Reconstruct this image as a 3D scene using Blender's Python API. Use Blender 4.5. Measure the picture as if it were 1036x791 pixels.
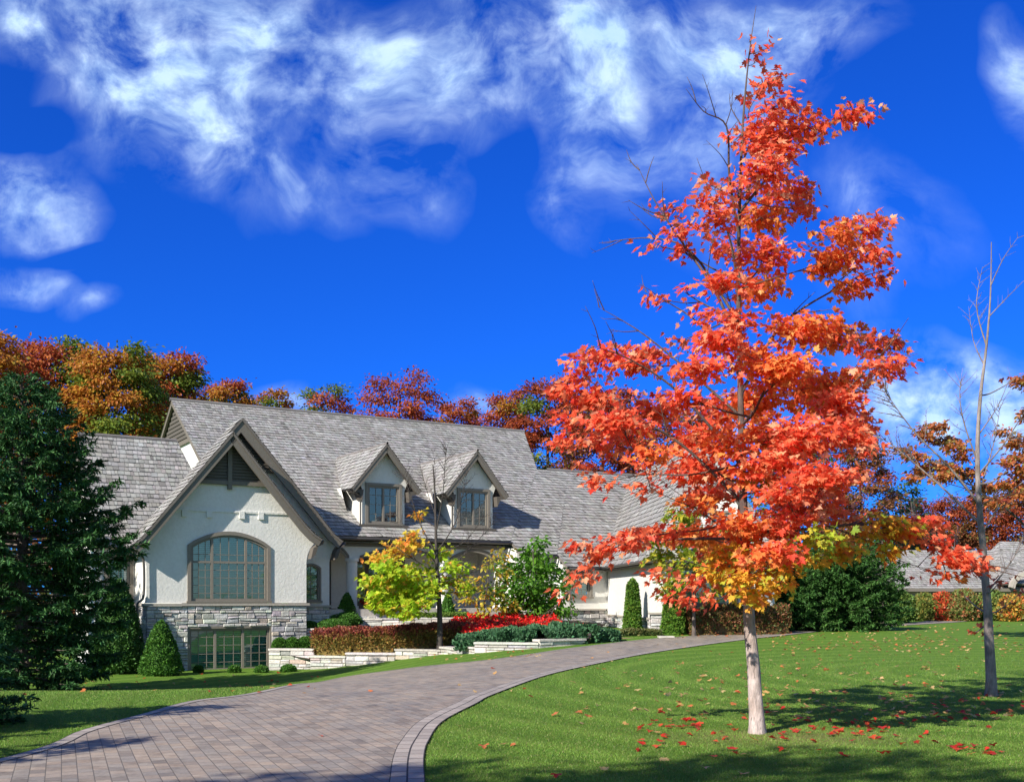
import bpy, math, random
import numpy as np
from mathutils import Vector, Matrix
from mathutils.geometry import tessellate_polygon
random.seed(7); rng = np.random.default_rng(7)
D = bpy.data
for o in list(D.objects): D.objects.remove(o)
SC = bpy.context.scene; COL = SC.collection
R = math.radians
# ------------------------------------------------------------------ camera, sky, sun, exposure
FPX, CX, CY, EYE = 1100.0, 518.0, 605.0, 1.6          # focal length and horizon in photo pixels
cam = D.objects.new('camera', D.cameras.new('camera')); COL.objects.link(cam); SC.camera = cam
cam.location = (0, 0, EYE); cam.rotation_euler = (R(90), 0, 0)
cam.data.sensor_width = 36; cam.data.lens = FPX/1036*36
cam.data.shift_y = (CY-395.5)/1036
cam.data.clip_start = .1; cam.data.clip_end = 3000
SUN_AZ, SUN_EL = 49.0, 33.0                           # light travels toward azimuth 46 deg from +X
lx, ly, lz = math.cos(R(SUN_AZ))*math.cos(R(SUN_EL)), math.sin(R(SUN_AZ))*math.cos(R(SUN_EL)), -math.sin(R(SUN_EL))
sun = D.objects.new('sun', D.lights.new('sun', 'SUN')); COL.objects.link(sun)
sun.data.energy = 5.0; sun.data.angle = R(.5); sun.data.color = (1, .94, .84)
sun.rotation_euler = Vector((lx, ly, lz)).to_track_quat('-Z', 'Y').to_euler(); sun.location = (-30, -30, 40)
SC.view_settings.view_transform = 'Standard'; SC.view_settings.look = 'None'
SC.view_settings.gamma = 1; SC.view_settings.exposure = .70

class NT:
    def __init__(s, tree): s.t = tree; s.n = tree.nodes; s.l = tree.links
    def new(s, typ, **k):
        nd = s.n.new(typ)
        for a, b in k.items():
            if a.startswith('i_'):
                key = a[2:]; key = int(key) if key.isdigit() else key.replace('_', ' ')
                s.put(nd.inputs[key], b)
            else: setattr(nd, a, b)
        return nd
    def put(s, inp, v):
        if isinstance(v, bpy.types.NodeSocket): s.l.new(v, inp)
        elif isinstance(v, bpy.types.Node): s.l.new(v.outputs[0], inp)
        else: inp.default_value = v
    def math(s, op, a, b=0.0, clamp=False):
        nd = s.n.new('ShaderNodeMath'); nd.operation = op; nd.use_clamp = clamp
        s.put(nd.inputs[0], a); s.put(nd.inputs[1], b); return nd.outputs[0]
    def mix(s, f, a, b, mode='MIX'):
        nd = s.n.new('ShaderNodeMix'); nd.data_type = 'RGBA'; nd.blend_type = mode
        s.put(nd.inputs[0], f)
        for i, v in ((6, a), (7, b)):
            s.put(nd.inputs[i], (*v, 1) if isinstance(v, tuple) and len(v) == 3 else v)
        return nd.outputs[2]
    def noise(s, vec=None, scale=5, detail=4, rough=.5, dist=0):
        nd = s.n.new('ShaderNodeTexNoise'); nd.inputs['Scale'].default_value = scale
        nd.inputs['Detail'].default_value = detail; nd.inputs['Roughness'].default_value = rough
        nd.inputs['Distortion'].default_value = dist
        if vec is not None: s.put(nd.inputs['Vector'], vec)
        return nd.outputs['Fac']
    def ramp(s, f, stops):
        nd = s.n.new('ShaderNodeValToRGB'); s.put(nd.inputs[0], f)
        e = nd.color_ramp.elements
        while len(e) < len(stops): e.new(.5)
        for k, (p, c) in enumerate(stops):
            e[k].position = p; e[k].color = (*c, 1) if len(c) == 3 else c
        return nd.outputs[0]
    def map(s, vec, loc=(0,0,0), rot=(0,0,0), sc=(1,1,1), typ='POINT'):
        nd = s.n.new('ShaderNodeMapping'); nd.vector_type = typ; s.put(nd.inputs[0], vec)
        nd.inputs['Location'].default_value = loc; nd.inputs['Rotation'].default_value = rot; nd.inputs['Scale'].default_value = sc
        return nd.outputs[0]

# world: physical sky, deepened, with clouds placed by direction
W = D.worlds.new('World'); SC.world = W; W.use_nodes = True
w = NT(W.node_tree); w.n.clear()
sky = w.new('ShaderNodeTexSky', sky_type='NISHITA', sun_disc=False, sun_elevation=R(SUN_EL),
            sun_rotation=math.atan2(-lx, -ly), altitude=300, air_density=1.0, dust_density=.15, ozone_density=4.0)
geo = w.new('ShaderNodeTexCoord'); sep = w.new('ShaderNodeSeparateXYZ', i_0=geo.outputs['Generated'])
yy = w.math('MAXIMUM', sep.outputs[1], .02)
pu = w.math('DIVIDE', sep.outputs[0], yy); pv = w.math('DIVIDE', sep.outputs[2], yy)
pc = w.new('ShaderNodeCombineXYZ', i_0=pu, i_1=pv).outputs[0]
warpn = w.new('ShaderNodeTexNoise', i_Scale=6.0, i_Detail=3.0, i_Vector=geo.outputs['Generated'])
warp = w.new('ShaderNodeVectorMath', operation='MULTIPLY_ADD', i_0=warpn.outputs['Color'], i_1=(.13, .13, 0), i_2=pc)
wv = w.new('ShaderNodeVectorMath', operation='SUBTRACT', i_0=warp.outputs[0], i_1=(.065, .065, 0)).outputs[0]
acc = None
CL = [  # px, py, rx, ry, rot deg, weight
 (300,58,50,38,20,-.75),(62,52,26,50,10,-.6),(512,140,50,40,20,-.2),(505,100,60,60,0,.35),(650,95,18,70,10,-.35),(660,200,30,60,0,-.2),(200,40,240,115,-8,1.3),(140,110,150,90,-25,.8),(235,155,110,60,-30,.85),(330,185,80,40,-30,.5),(320,60,120,90,0,.55),
 (440,70,110,90,20,.95),(600,110,70,130,20,1.0),(560,40,160,80,0,.8),(425,180,55,60,30,.55),(380,150,60,50,0,.5),(575,205,35,60,20,.6),
 (700,60,170,110,0,.75),(790,30,140,60,10,.85),(730,150,90,90,0,.55),(690,200,60,80,20,.35),
 (30,212,95,64,-20,1.25),(30,138,70,24,0,-.7),(70,264,80,12,0,-.5),(18,290,76,24,-5,1.0),(95,312,44,22,10,.6),(10,40,55,55,0,.9),
 (1030,80,45,90,20,1.0),(960,400,150,75,-15,1.35),(1010,440,140,70,0,.9),(880,430,110,60,-10,.9),(900,225,110,70,-25,.42),(860,290,60,50,0,.28),
 (300,402,55,22,0,.75),(482,408,40,20,0,.8),(1036,520,120,80,0,.6),(730,440,180,50,0,.5),(0,410,120,40,0,.4),
 (-200,100,160,120,0,.9),(-260,300,120,60,0,.8),(1250,150,150,120,0,.9),(1300,380,160,60,0,.9)]
for (px, py, rx, ry, rot, wt) in CL:
    m = w.map(wv, ((px-CX)/FPX, (CY-py)/FPX, 0), (0, 0, R(rot)), (rx/FPX, ry/FPX, 1), 'TEXTURE')
    ln = w.new('ShaderNodeVectorMath', operation='LENGTH', i_0=m).outputs['Value']
    g = w.math('SUBTRACT', 1.0, ln, True); g = w.math('MULTIPLY', g, wt*.88)
    acc = g if acc is None else w.math('ADD', acc, g)
n1 = w.noise(wv, 11, 12, .60, 0); n2 = w.noise(w.map(wv, rot=(0,0,R(-60)), sc=(.8,1.2,1)), 22, 8, .6, 0)
nz = w.math('ADD', w.math('MULTIPLY', w.math('SUBTRACT', n1, .5), 3.0), w.math('MULTIPLY', w.math('SUBTRACT', n2, .5), 1.25))
acs = w.math('MULTIPLY', w.math('MINIMUM', w.math('MAXIMUM', acc, 0.0), .95), 1.18)
halo = w.math('MINIMUM', w.math('MULTIPLY', w.math('MAXIMUM', acc, 0.0), 2.6), 1.0)
dens = w.math('ADD', w.math('MULTIPLY', acs, w.math('ADD', w.math('MULTIPLY', nz, .85), .62)), w.math('MULTIPLY', w.math('MULTIPLY', nz, halo), .24))
back = w.math('GREATER_THAN', .03, sep.outputs[1])
backn = w.noise(geo.outputs['Generated'], 3.0, 6, .6, .3)
dens = w.mix(back, dens, w.math('MULTIPLY', w.math('SUBTRACT', backn, .46), 3.5))
cf = w.ramp(dens, [(.02, (0,0,0)), (.28, (.11,.11,.11)), (.65, (.40,.40,.40)), (1.0, (.80,.80,.80))])
dotf = w.new('ShaderNodeVectorMath', operation='DOT_PRODUCT', i_0=geo.outputs['Generated'], i_1=(0, .95, .31)).outputs['Value']
away = w.new('ShaderNodeMapRange', interpolation_type='SMOOTHSTEP', i_0=dotf, i_1=.72, i_2=-.1, i_3=0.0, i_4=1.0).outputs[0]
tinted = w.mix(1.0, sky.outputs[0], w.mix(away, (.05, .36, 1.25), (.62, .80, 1.0)), 'MULTIPLY')
cloudc = w.mix(w.ramp(n2, [(.3, (0,0,0)), (.7, (1,1,1))]), (4.6, 7.0, 10.0), (6.8, 8.7, 10.8))
skyc = w.mix(cf, tinted, cloudc)
bg = w.new('ShaderNodeBackground', i_Color=skyc, i_Strength=.085)
w.l.new(bg.outputs[0], w.new('ShaderNodeOutputWorld').inputs[0])

# ------------------------------------------------------------------ helpers
def P(px, py, Y): return Vector(((px-CX)/FPX*Y, Y, EYE+(CY-py)/FPX*Y))
def ss(a, b, x):
    t = np.clip((np.asarray(x, float)-a)/(b-a), 0, 1); return t*t*(3-2*t)
def terrain(x, y):
    z = -1.1*ss(2, -9, x)*ss(16, 34, y) + .3*ss(30, 44, y)*ss(0, 5, x)
    return z + .18*np.exp(-(((np.asarray(x)-3.1)/1.6)**2+((np.asarray(y)-12.9)/1.5)**2))*0
def G(px, py):
    """where the sight line through a photo point meets the terrain"""
    lo = None
    for Y in np.arange(4, 300, .05):
        if EYE+(CY-py)/FPX*Y <= float(terrain((px-CX)/FPX*Y, Y)): lo = Y; break
    if lo is None: lo = 300
    return Vector(((px-CX)/FPX*lo, lo, float(terrain((px-CX)/FPX*lo, lo))))
def tag(o, label=None, cat=None, group=None, kind=None):
    if label: o['label'] = label
    if cat: o['category'] = cat
    if group: o['group'] = group
    if kind: o['kind'] = kind
    return o
def empty(name, loc, label, cat, group=None):
    o = D.objects.new(name, None); COL.objects.link(o); o.location = loc; o.empty_display_size = .2
    return tag(o, label, cat, group)
class MB:
    """collects polygons, then links them as one mesh object"""
    def __init__(s): s.v = []; s.f = []; s.t = []
    def face(s, pts, t=None):
        n = len(s.v); s.v.extend(tuple(p) for p in pts); s.f.append(tuple(range(n, n+len(pts)))); s.t.append(t or (1,1,1))
    def box(s, F, x0, x1, y0, y1, z0, z1, t=None):
        c = [F(x, y, z) for z in (z0, z1) for y in (y0, y1) for x in (x0, x1)]
        n = len(s.v); s.v.extend(c)
        for q in ((0,2,3,1),(4,5,7,6),(0,1,5,4),(2,6,7,3),(0,4,6,2),(1,3,7,5)): s.f.append(tuple(n+i for i in q)); s.t.append(t or (1,1,1))
    def prism(s, F, poly, y0, y1, holes=()):
        """poly and holes in (u,z), extruded from y0 (front) to y1"""
        loops = [list(poly)]+[list(h) for h in holes]
        flat = [p for l in loops for p in l]
        tris = tessellate_polygon([[Vector((a, b, 0)) for a, b in l] for l in loops])
        n = len(s.v); s.v.extend(F(a, y0, b) for a, b in flat); m = len(s.v); s.v.extend(F(a, y1, b) for a, b in flat)
        for t in tris: s.f.append(tuple(n+i for i in t)); s.t.append((1,1,1)); s.f.append(tuple(m+i for i in reversed(t))); s.t.append((1,1,1))
        k = 0
        for l in loops:
            L = len(l)
            for i in range(L):
                a, b = k+i, k+(i+1) % L; s.f.append((n+a, n+b, m+b, m+a)); s.t.append((1,1,1))
            k += L
    def tube(s, pts, r0, r1=None, n=6, t=None):
        r1 = r0 if r1 is None else r1; pts = [Vector(p) for p in pts]; base = len(s.v); K = len(pts)
        for i, p in enumerate(pts):
            d = (pts[min(i+1, K-1)]-pts[max(i-1, 0)]); d = d.normalized() if d.length > 1e-9 else Vector((0,0,1))
            a = d.cross(Vector((.31,.95,.05))); a = a.normalized() if a.length > .05 else d.cross(Vector((1,0,0))).normalized()
            b = d.cross(a); f = i/max(K-1, 1); r = r0+(r1-r0)*f
            for k in range(n):
                c = 2*math.pi*k/n; s.v.append(tuple(p+a*(r*math.cos(c))+b*(r*math.sin(c))))
        for i in range(K-1):
            for k in range(n):
                k2 = (k+1) % n; s.f.append((base+i*n+k, base+i*n+k2, base+(i+1)*n+k2, base+(i+1)*n+k)); s.t.append(t or (1,1,1))
        s.f.append(tuple(base+(K-1)*n+k for k in range(n))); s.t.append(t or (1,1,1))
    def build(s, name, mat, parent=None, loc=(0,0,0), smooth=False):
        me = D.meshes.new(name); me.from_pydata([tuple(v) for v in s.v], [], s.f)
        at = me.attributes.new('tint', 'FLOAT_COLOR', 'FACE')
        at.data.foreach_set('color', np.array([(*t, 1) for t in s.t], np.float32).ravel())
        if smooth: me.polygons.foreach_set('use_smooth', [True]*len(me.polygons))
        me.materials.append(mat); me.update()
        o = D.objects.new(name, me); COL.objects.link(o); o.location = loc
        if parent: o.parent = parent
        return o
def smooth_path(pts, n=4):
    """Catmull-Rom through the points"""
    pts = [Vector(p) for p in pts]; out = []
    for i in range(len(pts)-1):
        a, b, c, d = pts[max(i-1,0)], pts[i], pts[i+1], pts[min(i+2, len(pts)-1)]
        for k in range(n):
            t = k/n; out.append(.5*((2*b)+(c-a)*t+(2*a-5*b+4*c-d)*t*t+(3*b-a-3*c+d)*t**3))
    out.append(pts[-1]); return out
# leaf shapes: half outlines, folded along the midrib
def halves(out):   # out: right half outline from stem to tip (x>=0)
    r = [(x, y) for x, y in out]; l = [(-x, y) for x, y in reversed(out) if x > 0]
    return r, l
MAPLE = [(0,0),(.10,.02),(.42,-.10),(.34,.10),(.62,.22),(.47,.32),(.60,.55),(.36,.50),(.22,.44),(.25,.72),(.12,.70),(0,1.0)]
OVAL = [(0,0),(.26,.25),(.30,.55),(0,1.0)]
BLADE = [(0,0),(.5,.15),(0,1.0)]
def leaves(name, pos, axis, nrm, size, tint, shape, mat, parent=None, loc=(0,0,0), fold=.25, extra=None):
    pos, axis, nrm = (np.asarray(a, float) for a in (pos, axis, nrm)); N = len(pos)
    axis = axis/np.maximum(np.linalg.norm(axis, axis=1, keepdims=True), 1e-9)
    side = np.cross(axis, nrm); side /= np.maximum(np.linalg.norm(side, axis=1, keepdims=True), 1e-9)
    nn = np.cross(side, axis); size = np.asarray(size).reshape(-1, 1)
    sh = np.array(shape); K = len(sh); right = sh; leftm = sh[1:-1][::-1]*[-1, 1]
    tv = np.vstack([right, leftm]); M = len(tv)
    V = pos[:, None, :]+size[:, None, :]*(tv[None, :, 0:1]*side[:, None, :]+tv[None, :, 1:2]*axis[:, None, :]
        + (np.abs(tv[:, 0])[None]*(fold*rng.uniform(-.3, 2.3, (N, 1))) - (tv[:, 1]**2)[None]*rng.uniform(-.05, .5, (N, 1)))[:, :, None]*nn[:, None, :])
    fr = list(range(K)); fl = [K-1]+list(range(K, M))+[0]
    base = (np.arange(N)*M)[:, None]
    idx = np.hstack([base+np.array(fr), base+np.array(fl)]).ravel()
    me = D.meshes.new(name)
    ev = len(extra.v) if extra else 0
    allv = V.reshape(-1, 3)
    if ev: allv = np.vstack([allv, np.array(extra.v)])
    ef = extra.f if extra else []
    me.vertices.add(len(allv)); me.vertices.foreach_set('co', allv.astype(np.float32).ravel())
    lt = np.tile([len(fr), len(fl)], N); nv = N*M
    eidx = [nv+i for f in ef for i in f]
    idx = np.concatenate([idx, np.array(eidx, int)]) if eidx else idx
    lt = np.concatenate([lt, [len(f) for f in ef]]) if ef else lt
    me.loops.add(len(idx)); me.loops.foreach_set('vertex_index', idx.astype(np.int32))
    me.polygons.add(len(lt)); ls = np.concatenate([[0], np.cumsum(lt)[:-1]])
    me.polygons.foreach_set('loop_start', ls.astype(np.int32)); me.polygons.foreach_set('loop_total', lt.astype(np.int32))
    tt = np.repeat(np.hstack([np.asarray(tint), np.ones((N, 1))]), 2, axis=0)
    if ef: tt = np.vstack([tt, np.array([(*t, 1) for t in extra.t])])
    me.update(calc_edges=True); me.validate()
    at = me.attributes.new('tint', 'FLOAT_COLOR', 'FACE'); at.data.foreach_set('color', tt.astype(np.float32).ravel())
    me.materials.append(mat)
    o = D.objects.new(name, me); COL.objects.link(o); o.location = loc
    if parent: o.parent = parent
    return o
def rdir(n):
    v = rng.normal(size=(n, 3)); return v/np.linalg.norm(v, axis=1, keepdims=True)
def pick(pal, n, jit=.15):
    """n colours drawn from a palette [(weight, rgb)], each a little off"""
    w_ = np.array([a for a, _ in pal], float); w_ /= w_.sum(); c = np.array([b for _, b in pal])
    k = rng.choice(len(pal), n, p=w_); out = c[k]*(1+rng.normal(0, jit, (n, 1)))*(1+rng.normal(0, jit*.3, (n, 3)))
    return np.clip(out, .002, .95)

# ------------------------------------------------------------------ materials
def mat(name, build, **kw):
    m = D.materials.new(name); m.use_nodes = True; t = NT(m.node_tree); t.n.clear()
    bs = t.new('ShaderNodeBsdfPrincipled'); out = t.new('ShaderNodeOutputMaterial'); t.l.new(bs.outputs[0], out.inputs[0])
    bs.inputs['Roughness'].default_value = .8
    build(t, bs, out); return m
def bump(t, bs, h, st=.3, dist=.02):
    b = t.new('ShaderNodeBump', i_Strength=st, i_Distance=dist, i_Height=h); t.l.new(b.outputs[0], bs.inputs['Normal'])
def pos(t): return t.new('ShaderNodeNewGeometry').outputs['Position']
def tintn(t): return t.new('ShaderNodeAttribute', attribute_name='tint').outputs['Color']
def m_leaf(name, trans=.3, rough=.5, spec=.3):
    def b(t, bs, out):
        c = tintn(t); v = t.noise(pos(t), 30, 3)
        c = t.mix(1.0, c, t.ramp(v, [(.3, (.8,.8,.8)), (.7, (1.15,1.15,1.15))]), 'MULTIPLY')
        t.put(bs.inputs['Base Color'], c); bs.inputs['Roughness'].default_value = rough; bs.inputs['Specular IOR Level'].default_value = spec
        tr = t.new('ShaderNodeBsdfTranslucent', i_Color=c); mx = t.new('ShaderNodeMixShader', i_0=trans, i_1=bs, i_2=tr)
        t.l.new(mx.outputs[0], out.inputs[0])
    return mat(name, b)
LEAF = m_leaf('leaf', .52, .45, .3); NEEDLE = m_leaf('needle', .1, .6, .2); HEDGE = m_leaf('hedge_leaf', .2, .5, .3)
def b_(t, bs, out):
    p = pos(t); n = t.noise(t.map(p, sc=(1,1,.25)), 22, 6, .65); n2 = t.noise(p, 5, 4)
    c = t.mix(1.0, tintn(t), t.ramp(n, [(.3, (.55,.55,.55)), (.7, (1.25,1.25,1.25))]), 'MULTIPLY')
    c = t.mix(1.0, c, t.ramp(n2, [(.35, (.72,.68,.64)), (.65, (1.12,1.12,1.12))]), 'MULTIPLY')
    cr = t.noise(t.map(p, sc=(1,1,.12)), 60, 4, .6); c = t.mix(t.ramp(cr, [(.60, (0,0,0)), (.68, (.7,.7,.7))]), c, (.10,.075,.065))
    t.put(bs.inputs['Base Color'], c); bump(t, bs, t.math('SUBTRACT', n, t.math('MULTIPLY', cr, .6)), 1.0, .02)
BARK = mat('bark', b_)
def b_(t, bs, out):
    p = pos(t); n = t.noise(p, 9, 8, .6); n3 = t.noise(p, 40, 4, .6); big = t.noise(p, .7, 4)
    c = t.mix(t.ramp(n, [(.3, (0,0,0)), (.7, (1,1,1))]), (.69,.675,.635), (.76,.75,.715))
    c = t.mix(1.0, c, t.ramp(big, [(.3, (.93,.92,.9)), (.7, (1,1,1))]), 'MULTIPLY')
    t.put(bs.inputs['Base Color'], c); bs.inputs['Roughness'].default_value = .9
    bump(t, bs, t.math('ADD', n, t.math('MULTIPLY', n3, .4)), .6, .022)
STUCCO = mat('stucco', b_)
def m_flat(name, col, rough=.6, nsc=14, amt=.15, metal=0, bst=.1):
    def b(t, bs, out):
        n = t.noise(pos(t), nsc, 5, .6)
        c = t.mix(1.0, col, t.ramp(n, [(.25, (1-amt,)*3), (.75, (1+amt*.6,)*3)]), 'MULTIPLY')
        t.put(bs.inputs['Base Color'], c); bs.inputs['Roughness'].default_value = rough; bs.inputs['Metallic'].default_value = metal
        bump(t, bs, n, bst, .01)
    return mat(name, b)
TRIM = m_flat('taupe_trim', (.155,.135,.11), .6); TRIML = m_flat('taupe_window_trim', (.20,.175,.145), .55)
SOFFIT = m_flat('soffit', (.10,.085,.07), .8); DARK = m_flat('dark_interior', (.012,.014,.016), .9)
GUTTER = m_flat('gutter_metal', (.10,.09,.08), .4, metal=.2); SHADE = m_flat('blind', (.50,.66,.64), .6)
LOUVER = m_flat('louvre', (.10,.088,.075), .7); CAP = m_flat('stone_cap', (.40,.36,.31), .85, 20, .25)
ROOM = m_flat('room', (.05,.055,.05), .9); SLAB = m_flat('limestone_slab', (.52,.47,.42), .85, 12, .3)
EDGE = m_flat('red_stone', (.28,.15,.11), .85, 12, .3)
def b_(t, bs, out):
    p = pos(t); n = t.noise(t.map(p, sc=(1,1,3)), 16, 7, .7); n2 = t.noise(p, 1.1, 5, .6); n3 = t.noise(p, 60, 3)
    c = t.mix(1.0, tintn(t), t.ramp(n, [(.25, (.55,.55,.56)), (.7, (1.2,1.2,1.2))]), 'MULTIPLY')
    c = t.mix(1.0, c, t.ramp(n2, [(.3, (.82,.8,.78)), (.7, (1.08,1.08,1.1))]), 'MULTIPLY')
    t.put(bs.inputs['Base Color'], c); bs.inputs['Roughness'].default_value = .85; bump(t, bs, t.math('ADD', n, n3), .5, .01)
SHAKE = mat('cedar_shake', b_)
def b_(t, bs, out):
    p = pos(t); n = t.noise(p, 12, 8, .7); n3 = t.noise(p, 45, 5, .7)
    c = t.mix(1.0, tintn(t), t.ramp(n, [(.3, (.6,.6,.62)), (.7, (1.25,1.22,1.18))]), 'MULTIPLY')
    t.put(bs.inputs['Base Color'], c); bs.inputs['Roughness'].default_value = .9; bump(t, bs, t.math('ADD', n, t.math('MULTIPLY', n3, .5)), .9, .03)
STONE = mat('ledge_stone', b_)
def b_(t, bs, out):
    lw = t.new('ShaderNodeFresnel', i_IOR=1.9)
    gl = t.new('ShaderNodeBsdfGlossy', i_Roughness=.04, i_Color=(.8,.95,1,1)); tr = t.new('ShaderNodeBsdfTransparent', i_Color=(.50,.80,.78,1))
    n = t.noise(pos(t), 1.3, 2); bp = t.new('ShaderNodeBump', i_Strength=.05, i_Distance=.05, i_Height=n); t.l.new(bp.outputs[0], gl.inputs['Normal'])
    f = t.math('ADD', t.math('MULTIPLY', lw.outputs[0], .75), .10, True)
    mx = t.new('ShaderNodeMixShader', i_0=f, i_1=tr, i_2=gl); t.l.new(mx.outputs[0], out.inputs[0])
GLASS = mat('window_glass', b_)
def b_(t, bs, out):
    p = pos(t); fine = t.noise(p, 60, 6, .75); mid = t.noise(p, 3.2, 5, .6); big = t.noise(p, .35, 3)
    ang = t.new('ShaderNodeVectorMath', operation='DISTANCE', i_0=p, i_1=(12.5, 22.5, 0)).outputs['Value']
    st = t.math('SINE', t.math('ADD', t.math('MULTIPLY', ang, 2*math.pi/1.15), t.math('MULTIPLY', big, 3)))
    c = t.mix(t.ramp(st, [(.1, (0,0,0)), (.9, (1,1,1))]), (.112,.225,.028), (.165,.28,.044))
    c = t.mix(t.ramp(mid, [(.45, (0,0,0)), (.75, (.5,.5,.5))]), c, (.15,.20,.035))
    dry = t.new('ShaderNodeVectorMath', operation='DISTANCE', i_0=t.map(p, sc=(.55, 1, 1)), i_1=(1.75, 12.5, 0)).outputs['Value']
    dry = t.math('MULTIPLY', t.math('SUBTRACT', 1.0, t.math('DIVIDE', t.math('ADD', dry, t.math('MULTIPLY', mid, .6)), 1.35), True), 1.4, True)
    c = t.mix(dry, c, (.26,.24,.09))
    c = t.mix(1.0, c, t.ramp(fine, [(.3, (.55,.6,.5)), (.7, (1.35,1.3,1.3))]), 'MULTIPLY')
    t.put(bs.inputs['Base Color'], c); bs.inputs['Roughness'].default_value = .9; bs.inputs['Specular IOR Level'].default_value = .1
    bump(t, bs, t.math('ADD', fine, t.math('MULTIPLY', mid, .6)), 1.0, .04)
LAWN = mat('lawn', b_)
def b_(t, bs, out):
    p = pos(t); ang = math.atan2(-3.5, 1.45)
    v = t.map(p, rot=(0, 0, -ang)); wob = t.noise(p, .6, 2)
    br = t.new('ShaderNodeTexBrick', offset=.5, i_Vector=v, i_Scale=1.0, i_Brick_Width=.205, i_Row_Height=.135, i_Mortar_Size=.0045,
               i_Mortar_Smooth=.2, i_Bias=0.0, i_Color1=(0,0,0,1), i_Color2=(1,1,1,1), i_Mortar=(.5,.5,.5,1))
    tone = t.ramp(br.outputs['Color'], [(.0, (.205,.178,.148)), (.25, (.335,.270,.205)), (.5, (.265,.236,.20)), (.75, (.31,.272,.225)), (1.0, (.365,.295,.225))])
    n = t.noise(p, 30, 6, .7); big = t.noise(t.map(p, sc=(1,.5,1)), .9, 4, .6)
    c = t.mix(1.0, tone, t.ramp(n, [(.25, (.75,.75,.75)), (.75, (1.2,1.2,1.2))]), 'MULTIPLY')
    c = t.mix(1.0, c, t.ramp(big, [(.3, (.76,.76,.80)), (.7, (1.15,1.1,1.05))]), 'MULTIPLY'); st = t.noise(p, 2.6, 6, .7); c = t.mix(1.0, c, t.ramp(st, [(.36, (.72,.70,.68)), (.5, (1,1,1))]), 'MULTIPLY')
    c = t.mix(t.math('MULTIPLY', br.outputs['Fac'], .75), c, (.085,.072,.055))
    t.put(bs.inputs['Base Color'], c); bs.inputs['Roughness'].default_value = .75
    bump(t, bs, t.math('SUBTRACT', t.math('MULTIPLY', n, .25), br.outputs['Fac']), .8, .008)
PAVER = mat('pavers', b_)
def b_(t, bs, out):
    uv = t.new('ShaderNodeTexCoord').outputs['UV']
    br = t.new('ShaderNodeTexBrick', offset=.37, i_Vector=uv, i_Scale=1.0, i_Brick_Width=.30, i_Row_Height=.155, i_Mortar_Size=.009,
               i_Mortar_Smooth=.1, i_Color1=(0,0,0,1), i_Color2=(1,1,1,1), i_Mortar=(.5,.5,.5,1))
    tone = t.ramp(br.outputs['Color'], [(.0, (.27,.235,.205)), (.5, (.33,.285,.245)), (1.0, (.38,.33,.285))])
    n = t.noise(pos(t), 30, 6, .7)
    c = t.mix(1.0, tone, t.ramp(n, [(.25, (.8,.8,.8)), (.75, (1.15,1.15,1.15))]), 'MULTIPLY')
    c = t.mix(br.outputs['Fac'], c, (.035,.03,.025))
    t.put(bs.inputs['Base Color'], c); bump(t, bs, t.math('SUBTRACT', t.math('MULTIPLY', n, .2), br.outputs['Fac']), .8, .01)
BORDER = mat('paver_border', b_)
MULCH = m_flat('mulch', (.06,.042,.03), .95, 25, .6, bst=1)

# ------------------------------------------------------------------ ground, driveway
xs = np.concatenate([[-900,-400,-200,-100,-60,-45], np.arange(-35, 60, .5), [65,75,100,200,400,900]])
ys = np.concatenate([[-900,-300,-100,-50,-25], np.arange(-15, 80, .5), [85,95,110,150,250,500,1500]])
XX, YY = np.meshgrid(xs, ys); ZZ = terrain(XX, YY)
def grid(name, XX, YY, ZZ, m, kind='structure', uv=None, parent=None):
    me = D.meshes.new(name); ny, nx = XX.shape
    v = np.stack([XX, YY, ZZ], -1).reshape(-1, 3)
    f = [(j*nx+i, j*nx+i+1, (j+1)*nx+i+1, (j+1)*nx+i) for j in range(ny-1) for i in range(nx-1)]
    me.from_pydata(v.tolist(), [], f); me.materials.append(m)
    if uv is not None:
        lay = me.uv_layers.new(name='UVMap'); li = np.zeros(len(me.loops), np.int32); me.loops.foreach_get('vertex_index', li)
        lay.data.foreach_set('uv', uv.reshape(-1, 2)[li].astype(np.float32).ravel())
    me.polygons.foreach_set('use_smooth', [True]*len(me.polygons)); me.update()
    o = D.objects.new(name, me); COL.objects.link(o)
    if kind: o['kind'] = kind
    return o
grid('lawn', XX, YY, ZZ, LAWN)
near_px = [(431,789),(429,768),(434,750),(449,730),(483,712),(500,703),(552,684),(603,672),(655,661.5),(707,653.5),(756,647),(810,641),(893,634),(966,629.5)]
far_px = [(0,769),(82,740),(145,723),(193,710),(270,698.5),(338,687),(410,676.5),(500,667),(600,653),(678,645),(759,640),(862,634),(930,629.5)]
def plan(pts): return [(p.x, p.y) for p in (G(*q) for q in pts)]
near = [(-3.2,-12),(-1.6,-4),(-.62,4),(-.66,8)]+plan(near_px[1:])+[(40,80),(62,92)]
far = [(-9.5,-12),(-7.6,-4),(-6.2,5)]+plan(far_px)+[(36,86),(56,99)]
def resample(pts, n):
    q = np.array([(p.x, p.y) for p in smooth_path([(a, b, 0) for a, b in pts], 8)])
    d = np.concatenate([[0], np.cumsum(np.linalg.norm(np.diff(q, axis=0), axis=1))]); s = np.linspace(0, d[-1], n)
    return np.stack([np.interp(s, d, q[:, 0]), np.interp(s, d, q[:, 1])], 1), s
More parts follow.
